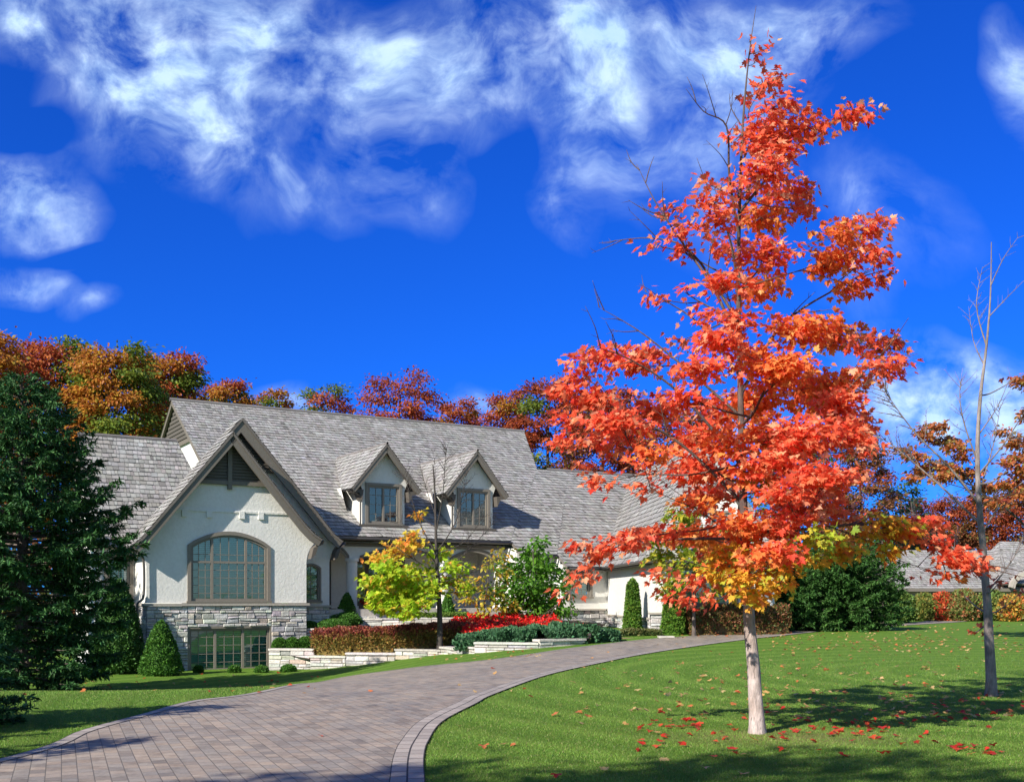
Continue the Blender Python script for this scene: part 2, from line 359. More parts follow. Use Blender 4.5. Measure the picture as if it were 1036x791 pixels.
# pair the two edges by nearest distance so that the cross lines stay square to the road
ne, nsd = resample(near, 420); fe, _ = resample(far, 420)
js = np.array([int(np.argmin(np.linalg.norm(fe-p, axis=1))) for p in ne]); js = np.maximum.accumulate(js)
js = np.convolve(np.pad(js.astype(float), 12, mode='edge'), np.ones(25)/25, 'valid'); js[0] = 0; js[-1] = 419
fp = np.stack([np.interp(js, np.arange(420), fe[:, k]) for k in (0, 1)], 1)
tt = np.linspace(0, 1, 26)[:, None, None]
DR = ne[None]*(1-tt)+fp[None]*tt
grid('driveway', DR[..., 0], DR[..., 1], terrain(DR[..., 0], DR[..., 1])+.014, PAVER)
for nm, edge, inward in (('driveway_border', ne, 1), ('driveway_border', fe, -1)):
    tg = np.gradient(edge, axis=0); tg /= np.linalg.norm(tg, axis=1, keepdims=True); nrm = np.stack([-tg[:, 1], tg[:, 0]], 1)*inward
    wd = .31 if inward == 1 else .155
    ws = np.array([-.0, wd])[:, None, None]; Q = edge[None]+nrm[None]*ws
    sl = np.concatenate([[0], np.cumsum(np.linalg.norm(np.diff(edge, axis=0), axis=1))])
    uv = np.stack([np.broadcast_to(sl, Q.shape[:2]), np.broadcast_to(ws[:, :, 0], Q.shape[:2])], -1)
    grid(nm, Q[..., 0], Q[..., 1], terrain(Q[..., 0], Q[..., 1])+.020, BORDER, uv=uv)
def on_drive(x, y):
    """True where a point lies on the driveway (between the two edges)"""
    poly = np.vstack([ne, fe[::-1]]); x = np.asarray(x); y = np.asarray(y); ins = np.zeros(x.shape, bool)
    for i in range(len(poly)):
        x1, y1 = poly[i]; x2, y2 = poly[(i+1) % len(poly)]
        if y1 == y2: continue
        c = ((y1 > y) != (y2 > y)) & (x < (x2-x1)*(y-y1)/(y2-y1)+x1); ins ^= c
    return ins

# ------------------------------------------------------------------ the house
TH = R(30.5); HO = Vector(((148-CX)*40/FPX, 40, -1.05))
UD = Vector((math.cos(TH), math.sin(TH), 0)); YD = Vector((-math.sin(TH), math.cos(TH), 0))
def F(u, y, z): return tuple(UD*u+YD*y+Vector((0,0,z)))          # house frame, relative to the house's empty
WTH = math.atan2(.82, 9.1); WB = Vector((5.29, 41.6, 0))
WU = Vector((math.cos(WTH), math.sin(WTH), 0)); WY = Vector((-math.sin(WTH), math.cos(WTH), 0))
def FW(u, y, z): return tuple(WB+WU*u+WY*y+Vector((0,0,z))-HO)    # garage wing frame, z in world metres
house = empty('house', HO, 'large white stucco house with grey shake roofs, steep gable and two dormers', 'house')
def hb(mb, name, m, parent=house, **k): return mb.build(name, m, parent, **k)
SHP = [(3,(.345,.335,.315)),(3,(.315,.305,.288)),(2,(.385,.375,.355)),(1.2,(.27,.26,.243)),(.3,(.20,.19,.178))]
def shakes(mb, o, e, s, poly, course=.27, th=.035):
    """split shingles over the convex poly (a along e, b up s) of a slope through o"""
    o, e, s = Vector(o), Vector(e).normalized(), Vector(s).normalized(); n = e.cross(s).normalized()
    if n.z < 0: n = -n
    def span(b):
        xs_ = []
        for i in range(len(poly)):
            (a1, b1), (a2, b2) = poly[i], poly[(i+1) % len(poly)]
            if b1 == b2:
                if abs(b-b1) < 1e-6: xs_ += [a1, a2]
            elif min(b1, b2)-1e-9 <= b <= max(b1, b2)+1e-9: xs_.append(a1+(a2-a1)*(b-b1)/(b2-b1))
        return (min(xs_), max(xs_)) if len(xs_) > 1 else None
    bmin, bmax = min(b for _, b in poly), max(b for _, b in poly)
    mb.face([o+e*a+s*b-n*.01 for a, b in poly], (.2,.18,.16)); mb.face([o+e*a+s*b-n*.09 for a, b in reversed(poly)], (.12,.1,.09))
    for i in range(len(poly)):
        a, b = poly[i], poly[(i+1) % len(poly)]
        mb.face([o+e*a[0]+s*a[1]-n*.09, o+e*b[0]+s*b[1]-n*.09, o+e*b[0]+s*b[1]-n*.01, o+e*a[0]+s*a[1]-n*.01], (.17,.15,.13))
    nc = max(1, round((bmax-bmin)/course)); c = (bmax-bmin)/nc
    for k in range(nc):
        b0, b1 = bmin+k*c, bmin+(k+1)*c
        s0, s1 = span(b0+1e-5), span(b1-1e-5)
        if not s0 or not s1: continue
        lo, hi = min(s0[0], s1[0]), max(s0[1], s1[1]); x = lo-random.random()*.15
        while x < hi:
            wd = random.choice((.11,.14,.18,.22,.26)); x1 = x+wd; g = .006
            cl = lambda v, sp: min(max(v, sp[0]), sp[1])
            p0, p1, q0, q1 = cl(x+g, s0), cl(x1-g, s0), cl(x+g, s1), cl(x1-g, s1)
            if p1-p0 > .01 or q1-q0 > .01:
                h = th*(.7+random.random()*.7); d = random.uniform(-.022, .012)
                t = tuple(pick(SHP, 1, .07)[0])
                A, B = o+e*p0+s*(b0+d), o+e*p1+s*(b0+d); Cc, Dd = o+e*q1+s*(b1+.02), o+e*q0+s*(b1+.02)
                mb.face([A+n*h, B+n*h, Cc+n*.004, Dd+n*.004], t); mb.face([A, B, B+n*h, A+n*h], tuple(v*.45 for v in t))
            x = x1
def slope(mb, Fr, pts, course=.27):
    """shakes on a planar polygon given as frame points; the first edge is the eave"""
    p = [Vector(Fr(*q)) for q in pts]; e = (p[1]-p[0]).normalized(); nn = Vector((0,0,0))
    for i in range(1, len(p)-1): nn += (p[i]-p[0]).cross(p[i+1]-p[0])
    nn.normalize(); s = nn.cross(e)
    if s.z < 0: s = -s
    if abs(e.z) > .05:      # keep the courses level
        nn2 = nn if nn.z > 0 else -nn; e = Vector((0,0,1)).cross(nn2).normalized(); s = nn2.cross(e)
        if s.z < 0: s = -s
    shakes(mb, p[0], e, s, [((q-p[0]).dot(e), (q-p[0]).dot(s)) for q in p], course)
STP = [(3,(.50,.50,.49)),(3,(.58,.57,.55)),(2,(.41,.415,.42)),(1.5,(.62,.60,.55)),(.6,(.46,.42,.37))]
def stones(mb, Fr, rects, y, depth=.12, h=(.10,.22), wdt=(.2,.55), pal=STP, proud=.055):
    for (u0, u1, z0, z1) in rects:
        mb.box(Fr, u0, u1, y+.03, y+depth+.1, z0, z1, (.10,.10,.10))
        z = z0
        while z < z1-.01:
            hh = min(random.uniform(*h), z1-z); hh = z1-z if z1-z-hh < .05 else hh; u = u0
            while u < u1-.01:
                ww = min(random.uniform(*wdt), u1-u); ww = u1-u if u1-u-ww < .09 else ww
                parts = [(z, hh)] if hh < .13 or random.random() < .72 else [(z, hh*random.uniform(.4,.6))]
                if parts[0][1] < hh: parts.append((z+parts[0][1], hh-parts[0][1]))
                for zz, h2 in parts:
                    g = .006; pr = random.uniform(0, proud); b = min(.022, h2*.2); t = tuple(pick(pal, 1, .13)[0])
                    j = lambda: random.uniform(-.012, .012)
                    a, c_, d, e_ = u+g, u+ww-g, zz+g, zz+h2-g
                    back_ = [Fr(a, y+.05, d), Fr(c_, y+.05, d), Fr(c_, y+.05, e_), Fr(a, y+.05, e_)]
                    mid_ = [Fr(a, y-pr*.5, d), Fr(c_, y-pr*.5, d), Fr(c_, y-pr*.5, e_), Fr(a, y-pr*.5, e_)]
                    fr_ = [Fr(a+b+j(), y-pr-.012+j(), d+b+j()*.4), Fr(c_-b+j(), y-pr-.012+j(), d+b+j()*.4), Fr(c_-b+j(), y-pr-.012+j(), e_-b+j()*.4), Fr(a+b+j(), y-pr-.012+j(), e_-b+j()*.4)]
                    mb.face(fr_, t)
                    for i in range(4):
                        k = (i+1) % 4; mb.face([mid_[i], mid_[k], fr_[k], fr_[i]], t); mb.face([back_[i], back_[k], mid_[k], mid_[i]], t)
                u += ww
            z += hh
def arch(u0, u1, z0, zs, rise, n=14):
    """outline with a segmental arch on top"""
    pts = [(u0, z0), (u1, z0), (u1, zs)]
    for k in range(1, n): a = k/n; pts.append((u1+(u0-u1)*a, zs+rise*math.sin(math.pi*a)**.8 if rise else zs))
    if rise == 0: pts = pts[:3]
    pts.append((u0, zs)); return pts
def window(Fr, y, u0, u1, z0, zs, rise=0, mull=(), rails=(), muntin=(3, 5), label=None, blind=True, fw=.09, trim=.13, parent=house, proud=.06):
    """a framed window standing in an opening of the wall whose face is at y"""
    o_ = MB(); out = arch(u0, u1, z0, zs, rise); 
    big = arch(u0-trim, u1+trim, z0-.0, zs+(trim*.4 if rise else trim), rise*1.03+(trim*.6 if rise else 0))
    inn = arch(u0+fw, u1-fw, z0+fw, zs-fw*.5 if rise else zs-fw, max(rise-fw*.4, 0))
    o_.prism(Fr, big, y-proud, y-.002, [arch(u0, u1, z0+.001, zs, rise)])
    o_.prism(Fr, out, y+.0, y+.10, [inn])
    for m_ in mull: o_.box(Fr, m_-fw*.5, m_+fw*.5, y+.004, y+.098, z0+fw*.6, zs+(rise*.85*math.sin(math.pi*(m_-u0)/(u1-u0))**.8 if rise else -fw*.6))
    for r_ in rails: o_.box(Fr, u0+fw*.8, u1-fw*.8, y+.008, y+.092, r_-fw*.45, r_+fw*.45)
    wn = hb(o_, 'window', TRIML, parent); 
    if label: wn['label'] = label
    s_ = MB(); s_.box(Fr, u0-trim-.04, u1+trim+.04, y-proud-.05, y+.02, z0-.075, z0-.003); hb(s_, 'sill', TRIML, wn)
    g_ = MB(); gi = arch(u0+fw*.7, u1-fw*.7, z0+fw*.7, zs-fw*.3, max(rise-fw*.4, 0)); g_.face([Fr(a, y+.06, b) for a, b in gi]); hb(g_, 'pane', GLASS, wn)
    mt = MB(); cells = [u0+fw*.6]+list(mull)+[u1-fw*.6]
    for a, b in zip(cells[:-1], cells[1:]):
        nn = muntin[0] if (b-a) > .9 else max(2, muntin[0]-1)
        for k in range(1, nn):
            uu = a+(b-a)*k/nn; mt.box(Fr, uu-.011, uu+.011, y+.040, y+.055, z0+fw*.7, zs+(rise*.85*math.sin(math.pi*(uu-u0)/(u1-u0))**.8 if rise else -fw*.6))
    for k in range(1, muntin[1]):
        zz = z0+(zs-z0)*k/muntin[1]; mt.box(Fr, u0+fw*.7, u1-fw*.7, y+.038, y+.053, zz-.011, zz+.011)
    hb(mt, 'muntin', TRIML, wn)
    if blind:
        bl = MB(); z = z0+.06
        while z < zs+rise*.9-.05:
            f_ = 0 if z < zs else min(.49, math.asin(min(1, ((z-zs)/max(rise, .01))**(1/.8)))/math.pi+.02)
            a, b = u0+.08+(u1-u0)*f_, u1-.08-(u1-u0)*f_
            if b-a > .1: bl.face([Fr(a, y+.17, z), Fr(b, y+.17, z), Fr(b, y+.14, z+.062), Fr(a, y+.14, z+.062)])
            z += .075
        hb(bl, 'blind', SHADE, wn)
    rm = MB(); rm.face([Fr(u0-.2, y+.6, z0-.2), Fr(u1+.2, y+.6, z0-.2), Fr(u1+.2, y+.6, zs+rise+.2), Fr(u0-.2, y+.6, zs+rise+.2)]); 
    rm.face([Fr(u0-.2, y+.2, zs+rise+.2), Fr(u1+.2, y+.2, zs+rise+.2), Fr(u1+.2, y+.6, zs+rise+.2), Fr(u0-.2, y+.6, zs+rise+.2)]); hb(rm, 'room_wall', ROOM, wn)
    return wn
def band(mb, Fr, line, width, y0, y1):
    """a board following a rake line, hanging below it"""
    off = []
    for i, p in enumerate(line):
        a, b = line[max(i-1, 0)], line[min(i+1, len(line)-1)]; d = Vector((b[0]-a[0], b[1]-a[1])).normalized(); n = Vector((d.y, -d.x))
        if n.y > 0: n = -n
        off.append((p[0]+n.x*width, p[1]+n.y*width))
    for i in range(len(line)-1): mb.prism(Fr, [line[i], line[i+1], off[i+1], off[i]], y0, y1)

MZ = lambda y: 5.25+(y-1.5)*.64                       # main roof front slope
# --- roofs
mb = MB(); mb_main = mb
slope(mb, F, [(7.2,1.5,MZ(1.5)), (16.4,1.5,MZ(1.5)), (22.75,8.2,MZ(8.2)), (23.72,12.4,MZ(12.4)), (3.77,12.4,MZ(12.4)), (3.77,1.9,MZ(1.9)), (7.2,1.9,MZ(1.9))][0:0] or
      [(3.8,1.5,MZ(1.5)), (16.4,1.5,MZ(1.5)), (22.0,8.2,MZ(8.2)), (23.72,12.4,MZ(12.4)), (3.77,12.4,MZ(12.4))], .30)
slope(mb, F, [(16.4,.55,MZ(.55)), (18.32,.55,MZ(.55)), (24.0,8.2,MZ(8.2)), (21.98,8.2,MZ(8.2)), (16.4,1.49,MZ(1.49))], .30)
slope(mb, F, [(18.3,-.35,MZ(-.35)), (21.6,-.35,MZ(-.35)), (30.5,8.2,MZ(8.2)), (24.0,8.2,MZ(8.2)), (18.33,.56,MZ(.56))], .30)
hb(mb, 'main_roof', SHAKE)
mb = MB(); mb.face([F(3.77,12.4,12.2),F(23.72,12.4,12.2),F(23.72,23.3,5.2),F(3.77,23.3,5.2)], (.3,.28,.27)); mb.face([F(22,8.2,9.5),F(30.5,8.2,9.5),F(30.5,20,3.5),F(22,20,3.5)], (.3,.28,.27)); hb(mb, 'rear_roof', SHAKE)
mb = MB()
mb.tube([F(3.7,12.4,MZ(12.4)+.03), F(23.75,12.4,MZ(12.4)+.03)], .09, n=6, t=(.22,.2,.19)); mb.tube([F(22.6,8.2,MZ(8.2)+.03), F(30.5,8.2,MZ(8.2)+.03)], .09, n=6, t=(.22,.2,.19)); hb(mb, 'ridge_cap', SHAKE)
# main end wall with louvred vent and rake boards
mb = MB(); mb.face([F(4.02,1.9,0),F(4.02,22.5,0),F(4.02,22.5,5.4),F(4.02,12.4,12.05),F(4.02,1.9,5.35)]); hb(mb, 'end_wall', STUCCO)
def FE(a, b, z): return F(4.02-b, a, z)               # frame of the end wall: a runs back, b out of the wall
mb = MB(); 
for k in range(14):
    z = 10.15+k*.2; hw = (12.0-z)/.64-.3
    if hw > .1: mb.box(FE, 12.4-hw, 12.4+hw, .02, .07, z, z+.12)
mb.prism(FE, [(12.4-3.0,10.05),(12.4+3.0,10.05),(12.4,11.95)], .005, .03); hb(mb, 'end_louvre', LOUVER)
mb = MB(); mb.box(FE, 12.4-3.2, 12.4+3.2, .01, .12, 9.88, 10.05)
for s in (1, -1): band(mb, FE, [(12.4, MZ(12.4)-.02), (12.4-s*10.9, MZ(1.5)-.02)], .20, .12, .22)
hb(mb, 'end_rake', TRIM)
# right gable end wall of the tall roof
mb = MB(); mb.face([F(21.9,8.3,9.3),F(21.9,16.6,9.3),F(23.5,12.4,11.9)]); hb(mb, 'right_end_wall', STUCCO)
# --- front gable wing
wl = [(0,2.47),(6.15,2.47),(6.15,4.05),(6.19,4.35),(6.30,4.62),(6.48,4.84),(6.2,5.05),(5.7,5.6),(3.07,8.72),(-.35,4.55),(-.22,4.35),(-.08,4.15),(0,3.85)]
hole = arch(1.62, 4.55, 2.55, 4.6, .46)
mb = MB(); mb.prism(F, wl, 0, .25, [hole])
mb.face([F(0,.25,2.4),F(0,4,2.4),F(0,4,4.6),F(0,.25,4.3)]); mb.face([F(6.15,.25,2.4),F(6.15,.9,2.4),F(6.15,.9,5.0),F(6.15,.25,5.0)])
for k, (a, b) in enumerate(((1.28,1.48),(2.2,2.4),(3.45,3.65),(4.2,4.4))): mb.box(F, a, b, -.07, .0, 5.70, 5.98)
mb.box(F, .5, 5.45, -.04, -.001, 5.92, 6.0); hb(mb, 'gable_wall', STUCCO)
mb = MB(); rects = [(0,1.5,-.2,2.36),(4.72,6.15,-.2,2.36),(1.5,4.72,1.56,2.36)]
stones(mb, F, rects, -.02)
def FL(a, b, z): return F(b, a, z)
stones(mb, FL, [(0.02,4,-.2,2.36)], -.02); hb(mb, 'stone_base', STONE)
mb = MB(); mb.box(F, -.1, 6.25, -.11, .02, 2.365, 2.46); mb.box(F, -.1, .01, .021, 3.9, 2.365, 2.46); hb(mb, 'stone_cap', CAP)
window(F, 0, 1.62, 4.55, 2.55, 4.6, .46, mull=(2.42, 3.72), rails=(4.02,), muntin=(4, 7), label='large arched front window with taupe frame over the stone base')
window(F, .06, 1.56, 4.66, -.1, 1.50, 0, mull=(2.55, 3.62), muntin=(3, 5), label='three-light basement window set low in the stone base', trim=.09, proud=.09)
mb = MB(); zt = 7.12
for k in range(15):
    z = zt+k*.115; hw = (8.75-z)/1.2-.08
    if hw > .06: mb.box(F, 3.07-hw, 3.07+hw, -.06, -.015, z, z+.075)
mb.prism(F, [(3.07-1.38,zt),(3.07+1.38,zt),(3.07,8.75)], -.012, -.001); hb(mb, 'gable_louvre', LOUVER)
mb = MB(); mb.box(F, 1.5, 4.64, -.12, -.0015, 6.97, 7.12); mb.box(F, 2.99, 3.15, -.14, -.002, 6.8, 8.75); hb(mb, 'louvre_trim', TRIM)
frL = [(3.07,8.92),(.7,6.03),(.1,5.28),(-.28,4.82),(-.6,4.52)]; frR = [(3.07,8.92),(5.5,6.03),(5.95,5.50),(6.3,5.16),(6.62,4.96)]
reR = [(3.6,9.56),(6.6,6.2),(7.05,5.66),(7.4,5.25),(7.8,4.95)]
mb = MB(); band(mb, F, frL, .30, -.52, -.42); band(mb, F, frR, .30, -.52, -.42); hb(mb, 'barge_board', TRIM)
mb = MB(); band(mb, F, reR, .32, .28, .38); band(mb, F, [(3.6,9.56),(2.9,8.70)], .32, .281, .381); hb(mb, 'barge_board', TRIM)
mb = MB()
def rake_roof(mb, line, y0, y1, sgn):
    for i in range(len(line)-1):
        (a, za), (b, zb) = line[i], line[i+1]     # upper, lower
        pts = [(b,y0,zb+.02),(b,y1,zb+.02),(a,y1,za+.02),(a,y0,za+.02)]
        slope(mb, F, pts, .24)
rake_roof(mb, frL, -.56, 1.3, -1); rake_roof(mb, [(3.6,9.56),(3.07,8.92)], .24, 1.3, -1); rake_roof(mb, frR, -.56, .8, 1)
rake_roof(mb, reR[1:], .24, 2.6, 1)
hb(mb, 'gable_roof', SHAKE)
mb = MB(); A, B = (3.6,1.3,9.56), (5.5,5.9,MZ(5.9)+.1)
slope(mb, F, [(6.6,.24,6.2),(6.6,3.1,6.22),B,A,(3.6,.24,9.56)], .24); mb.face([F(*A), F(*B), F(3.85,1.9,5.2), F(3.6,1.3,5.2)], (.3,.28,.27))
mb.face([F(3.6,1.29,9.5), F(3.6,1.29,4.8), F(-.4,1.29,4.8)], (.3,.28,.27)); hb(mb, 'gable_hip', SHAKE)
# second gable wall behind
w2 = [(6.0,2.3),(7.42,2.3),(7.42,4.1),(7.47,4.4),(7.58,4.65),(7.72,4.82),(7.3,5.2),(6.5,6.1),(3.6,9.38),(3.0,8.6),(6.0,5.0)]
mb = MB(); mb.prism(F, w2, .8, 1.0, [arch(6.3, 6.98, 2.55, 3.85, .14)]); mb.face([F(7.42,1.0,2.3),F(7.42,3.4,2.3),F(7.42,3.4,5),F(7.42,1.0,5)]); hb(mb, 'inner_gable_wall', STUCCO)
mb = MB(); mb.prism(F, [(3.2,8.5),(3.6,9.35),(4.75,8.0),(4.9,7.75),(3.9,7.75)], .74, .79); 
for k in range(14): z = 7.8+k*.11; mb.box(F, 3.3+(0 if z < 8.6 else (z-8.6)*.35), max(3.5, 4.95-(z-7.8)*.9), .70, .738, z, z+.07)
hb(mb, 'gable_louvre', LOUVER)
mb = MB(); mb.box(F, 4.0, 5.25, .66, .79, 7.60, 7.74); hb(mb, 'louvre_trim', TRIM)
window(F, .8, 6.3, 6.98, 2.55, 3.85, .14, muntin=(2, 5), trim=.07, fw=.06, label='narrow arched window between gable wing and porch')
mb = MB(); stones(mb, F, [(6.17,7.42,.8,2.28)], .8); hb(mb, 'stone_base', STONE)
mb = MB(); mb.box(F, 6.17, 7.5, .70, .79, 2.285, 2.37); hb(mb, 'stone_cap', CAP)
# scrolled eave brackets, gutters and downspouts
mb = MB(); mb.prism(F, [(6.3,4.62),(6.75,4.95),(6.7,4.78),(6.5,4.7),(6.38,4.35),(6.2,4.2)], -.4, -.02); hb(mb, 'eave_bracket', SOFFIT); mb = MB(); mb.prism(F, [(7.55,4.6),(7.95,4.92),(7.9,4.76),(7.72,4.68),(7.6,4.3),(7.45,4.2)], .3, .78); hb(mb, 'eave_bracket', SOFFIT)
for a_, b_q in (((-.62,-.5,4.5),(-.62,3.0,4.5)), ((7.75,1.36,5.15),(16.45,1.36,5.15)), ((16.4,.42,4.55),(18.3,.42,4.55)), ((18.3,-.48,3.97),(20.3,-.48,3.97))):
    mb = MB(); mb.tube([F(*a_), F(*b_q)], .065, n=8); hb(mb, 'gutter', GUTTER, smooth=True)
mb = MB(); mb.tube(smooth_path([F(-.6,-.3,4.45),F(-.3,-.2,4.3),F(-.12,-.12,4.0),F(-.12,-.12,2.75),F(-.3,-.12,2.5),F(-.34,-.12,2.2),F(-.34,-.12,-.1)], 4), .045, n=8); hb(mb, 'downspout', GUTTER, smooth=True)
# --- left wing
LZ = lambda y: 4.6+(y-1.6)*1.6
mb = MB(); slope(mb, F, [(-1.68,1.6,LZ(1.6)),(3.72,1.6,LZ(1.6)),(2.15,4.43,LZ(4.43)),(-1.68,4.43,LZ(4.43))], .21); mb.face([F(3.72,1.6,4.6),F(4.0,1.6,4.6),F(4.0,7.3,4.6),F(2.15,4.43,9.1)], (.3,.28,.27)); mb.face([F(2.15,4.43,9.1),F(4,7.3,4.6),F(3.72,1.6,4.6)],(.3,.28,.27))
mb.tube([F(-1.7,4.43,LZ(4.43)+.02),F(2.15,4.43,LZ(4.43)+.02)], .07, t=(.22,.2,.19)); mb.face([F(-1.68,4.43,9.1),F(2.15,4.43,9.1),F(4,7.3,4.5),F(-1.68,7.3,4.5)], (.3,.28,.27)); hb(mb, 'left_roof', SHAKE)
mb = MB(); mb.prism(F, [(-1.4,-.2),(.3,-.2),(.3,4.55),(-1.4,4.55)], 2.0, 2.2, [[(-1.0,2.5),(-.2,2.5),(-.2,4.2),(-1.0,4.2)]])
mb.face([F(-1.4,2.0,-.2),F(-1.4,6.9,-.2),F(-1.4,6.9,4.6),F(-1.4,4.43,8.9),F(-1.4,2.0,4.9)]); hb(mb, 'left_wall', STUCCO)
window(F, 2.0, -1.0, -.2, 2.5, 4.2, 0, muntin=(2, 4), label='narrow window in the recessed left wing beside the spruce')
def FLW(a, b, z): return F(-1.4-b, a, z)
mb = MB()
for s in (1, -1): band(mb, FLW, [(4.43, LZ(4.43)-.02), (4.43-s*2.83, LZ(1.6)-.02)], .28, .16, .25)
hb(mb, 'left_rake', TRIM)
# --- dormers
def dormer(uc, label):
    apex, hw, ze, yf = 9.32, 1.64, 7.32, 2.3
    mb = MB(); sl = (apex-ze)/hw
    mb.prism(F, [(uc-1.0,5.7),(uc+1.0,5.7),(uc+1.0,7.35),(uc+1.15,7.72),(uc,apex-.22),(uc-1.15,7.72),(uc-1.0,7.35)], yf, yf+.15, [arch(uc-.73,uc+.73,5.90,7.52,0)])
    for s in (1, -1): mb.face([F(uc+s*1.05,yf+.15,5.7),F(uc+s*1.05,5.6,7.6),F(uc+s*1.05,yf+.15,7.6)])
    d = hb(mb, 'dormer', STUCCO); d['label'] = label
    mb = MB()
    for s in (1, -1):
        yb = lambda z: 1.5+(z-5.25)/.64
        pts = [(uc+s*hw,yf-.42,ze),(uc+s*hw,yb(ze)+.1,ze),(uc,yb(apex)+.1,apex),(uc,yf-.42,apex)]
        if s < 0: pts = [(uc-hw,yf-.42,ze),(uc-hw,yf+.75,ze),(uc,yb(apex)+.1,apex),(uc,yf-.42,apex)]; mb.face([F(uc-hw,yf+.75,ze-.05),F(uc,yb(apex),apex-.05),F(uc,yb(apex),apex-.5),F(uc-1.05,yf+1.2,5.9)], (.3,.28,.27))
        slope(mb, F, pts, .24)
    mb.tube([F(uc,yf-.44,apex+.02),F(uc,yf+5.4,apex+.02)], .06, t=(.22,.2,.19)); hb(mb, 'dormer_roof', SHAKE, d)
    mb = MB()
    for s in (1, -1): band(mb, F, [(uc,apex-.03),(uc+s*(hw-.35),ze+.42-.03),(uc+s*hw,ze-.0)], .22, yf-.40, yf-.30)
    hb(mb, 'barge_board', TRIM, d)
    mb = MB(); mb.box(F, uc-1.15, uc+1.15, yf-.10, yf-.003, 5.74, 5.84)
    for s in (1, -1): mb.prism(F, [(uc+s*1.05,7.3),(uc+s*1.6,7.36),(uc+s*1.5,7.2),(uc+s*1.25,7.15),(uc+s*1.1,6.85)], yf-.3, yf+.3)
    hb(mb, 'eave_bracket', SOFFIT, d)
    mb = MB(); mb.tube(smooth_path([F(uc-1.55,yf-.25,7.22),F(uc-1.25,yf-.2,7.1),F(uc-1.1,yf-.07,6.9),F(uc-1.1,yf-.07,5.8)], 4), .035, n=7); hb(mb, 'downspout', GUTTER, d, smooth=True)
    window(F, yf, uc-.73, uc+.73, 5.90, 7.52, 0, mull=(uc,), muntin=(3, 4), blind=False, trim=.12, parent=d)
dormer(10.48, 'left dormer, directly above the porch columns'); dormer(14.93, 'right dormer, behind the bare treetop')
# --- porch
mb = MB(); mb.face([F(7.0,4.6,0),F(19.5,4.6,0),F(19.5,4.6,5.0),F(7.0,4.6,5.0)]); mb.face([F(16.4,.95,0),F(16.4,4.6,0),F(16.4,4.6,5.0),F(16.4,.95,4.9)]); hb(mb, 'porch_back_wall', STUCCO)
mb = MB(); mb.face([F(7.4,1.6,5.0),F(16.4,1.6,5.0),F(16.4,4.6,5.0),F(7.4,4.6,5.0)]); hb(mb, 'porch_ceiling', SOFFIT)
mb = MB(); mb.box(F, 7.4, 17, .9, 4.6, 1.9, 2.2); hb(mb, 'porch_floor', SLAB)
def beam(u0, u1): return [(u0,5.06),(u0,4.35)]+[(u0+.25+(u1-u0-.5)*k/12, 4.35+.42*math.sin(math.pi*k/12)) for k in range(13)]+[(u1,4.35),(u1,5.06)]
mb = MB(); mb.prism(F, beam(7.45,9.0)[::1], 2.0, 2.35); mb.prism(F, beam(9.0,13.3), 2.0, 2.35); mb.prism(F, beam(13.3,16.4), 2.0, 2.35); hb(mb, 'porch_beam', STUCCO)
mb = MB(); mb.box(F, 7.42, 16.42, 1.9, 2.4, 4.86, 5.02); mb.box(F, 7.42, 16.38, 2.1, 2.3, 5.021, 5.46)
for a, b in ((7.45,9.0),(9.0,13.3),(13.3,16.4)):
    l = beam(a, b)[2:-2]; 
    for i in range(len(l)-1): mb.prism(F, [l[i], l[i+1], (l[i+1][0], l[i+1][1]+.12), (l[i][0], l[i][1]+.12)], 1.94, 1.997)
hb(mb, 'porch_fascia', TRIM)
for u in (8.95, 13.3, 16.2):
    mb = MB()
    for (r, z0, z1) in ((.30,2.2,2.32),(.24,2.32,4.22),(.30,4.22,4.36)):
        mb.tube([F(u,2.17,z0),F(u,2.17,z1)], r, n=20); mb.face([F(u+r*math.cos(a),2.17+r*math.sin(a),z0) for a in [k*math.pi/10 for k in range(20)]])
    hb(mb, 'porch_column', STUCCO)
mb = MB(); mb.box(F, 8.0, 8.9, 4.45, 4.59, 2.2, 4.4); mb.box(F, 9.9, 12.5, 4.45, 4.59, 2.2, 4.45); dd = hb(mb, 'front_door', SOFFIT)
for a, b in ((8.1,8.42),(8.48,8.8),(10.05,10.5),(10.7,11.7),(11.9,12.35)): mb = MB(); mb.face([F(a,4.44,2.5),F(b,4.44,2.5),F(b,4.44,4.2),F(a,4.44,4.2)]); hb(mb, 'pane', GLASS, dd)
mb = MB(); stones(mb, F, [(7.5,16.4,.5,1.9)], .9); hb(mb, 'stone_base', STONE)
# --- right wall section
mb = MB(); mb.prism(F, [(16.4,2.15),(18.4,2.15),(18.4,4.7),(16.4,4.7)], .9, 1.1); mb.prism(F, [(18.4,2.15),(20.9,2.15),(20.9,4.2),(18.4,4.2)], .2, .4, [[(18.7,2.72),(19.9,2.72),(19.9,3.95),(18.7,3.95)]]); mb.face([F(18.4,.4,2.15),F(18.4,1,2.15),F(18.4,1,4.6),F(18.4,.4,4.6)]); hb(mb, 'right_wall', STUCCO)
mb = MB(); stones(mb, F, [(16.4,18.4,1.0,2.08)], .9); stones(mb, F, [(18.4,20.9,1.0,2.08)], .2)
hb(mb, 'stone_base', STONE); mb = MB(); mb.box(F, 18.35, 20.75, .08, .19, 2.09, 2.16); hb(mb, 'stone_cap', CAP)
window(F, .2, 18.7, 19.9, 2.72, 3.95, 0, muntin=(3,4), label='square window on the right wall, half hidden by red leaves')
mb = MB(); mb.box(F, 19.55, 20.3, .08, .18, 1.1, 1.48); hb(mb, 'basement_vent', TRIM)
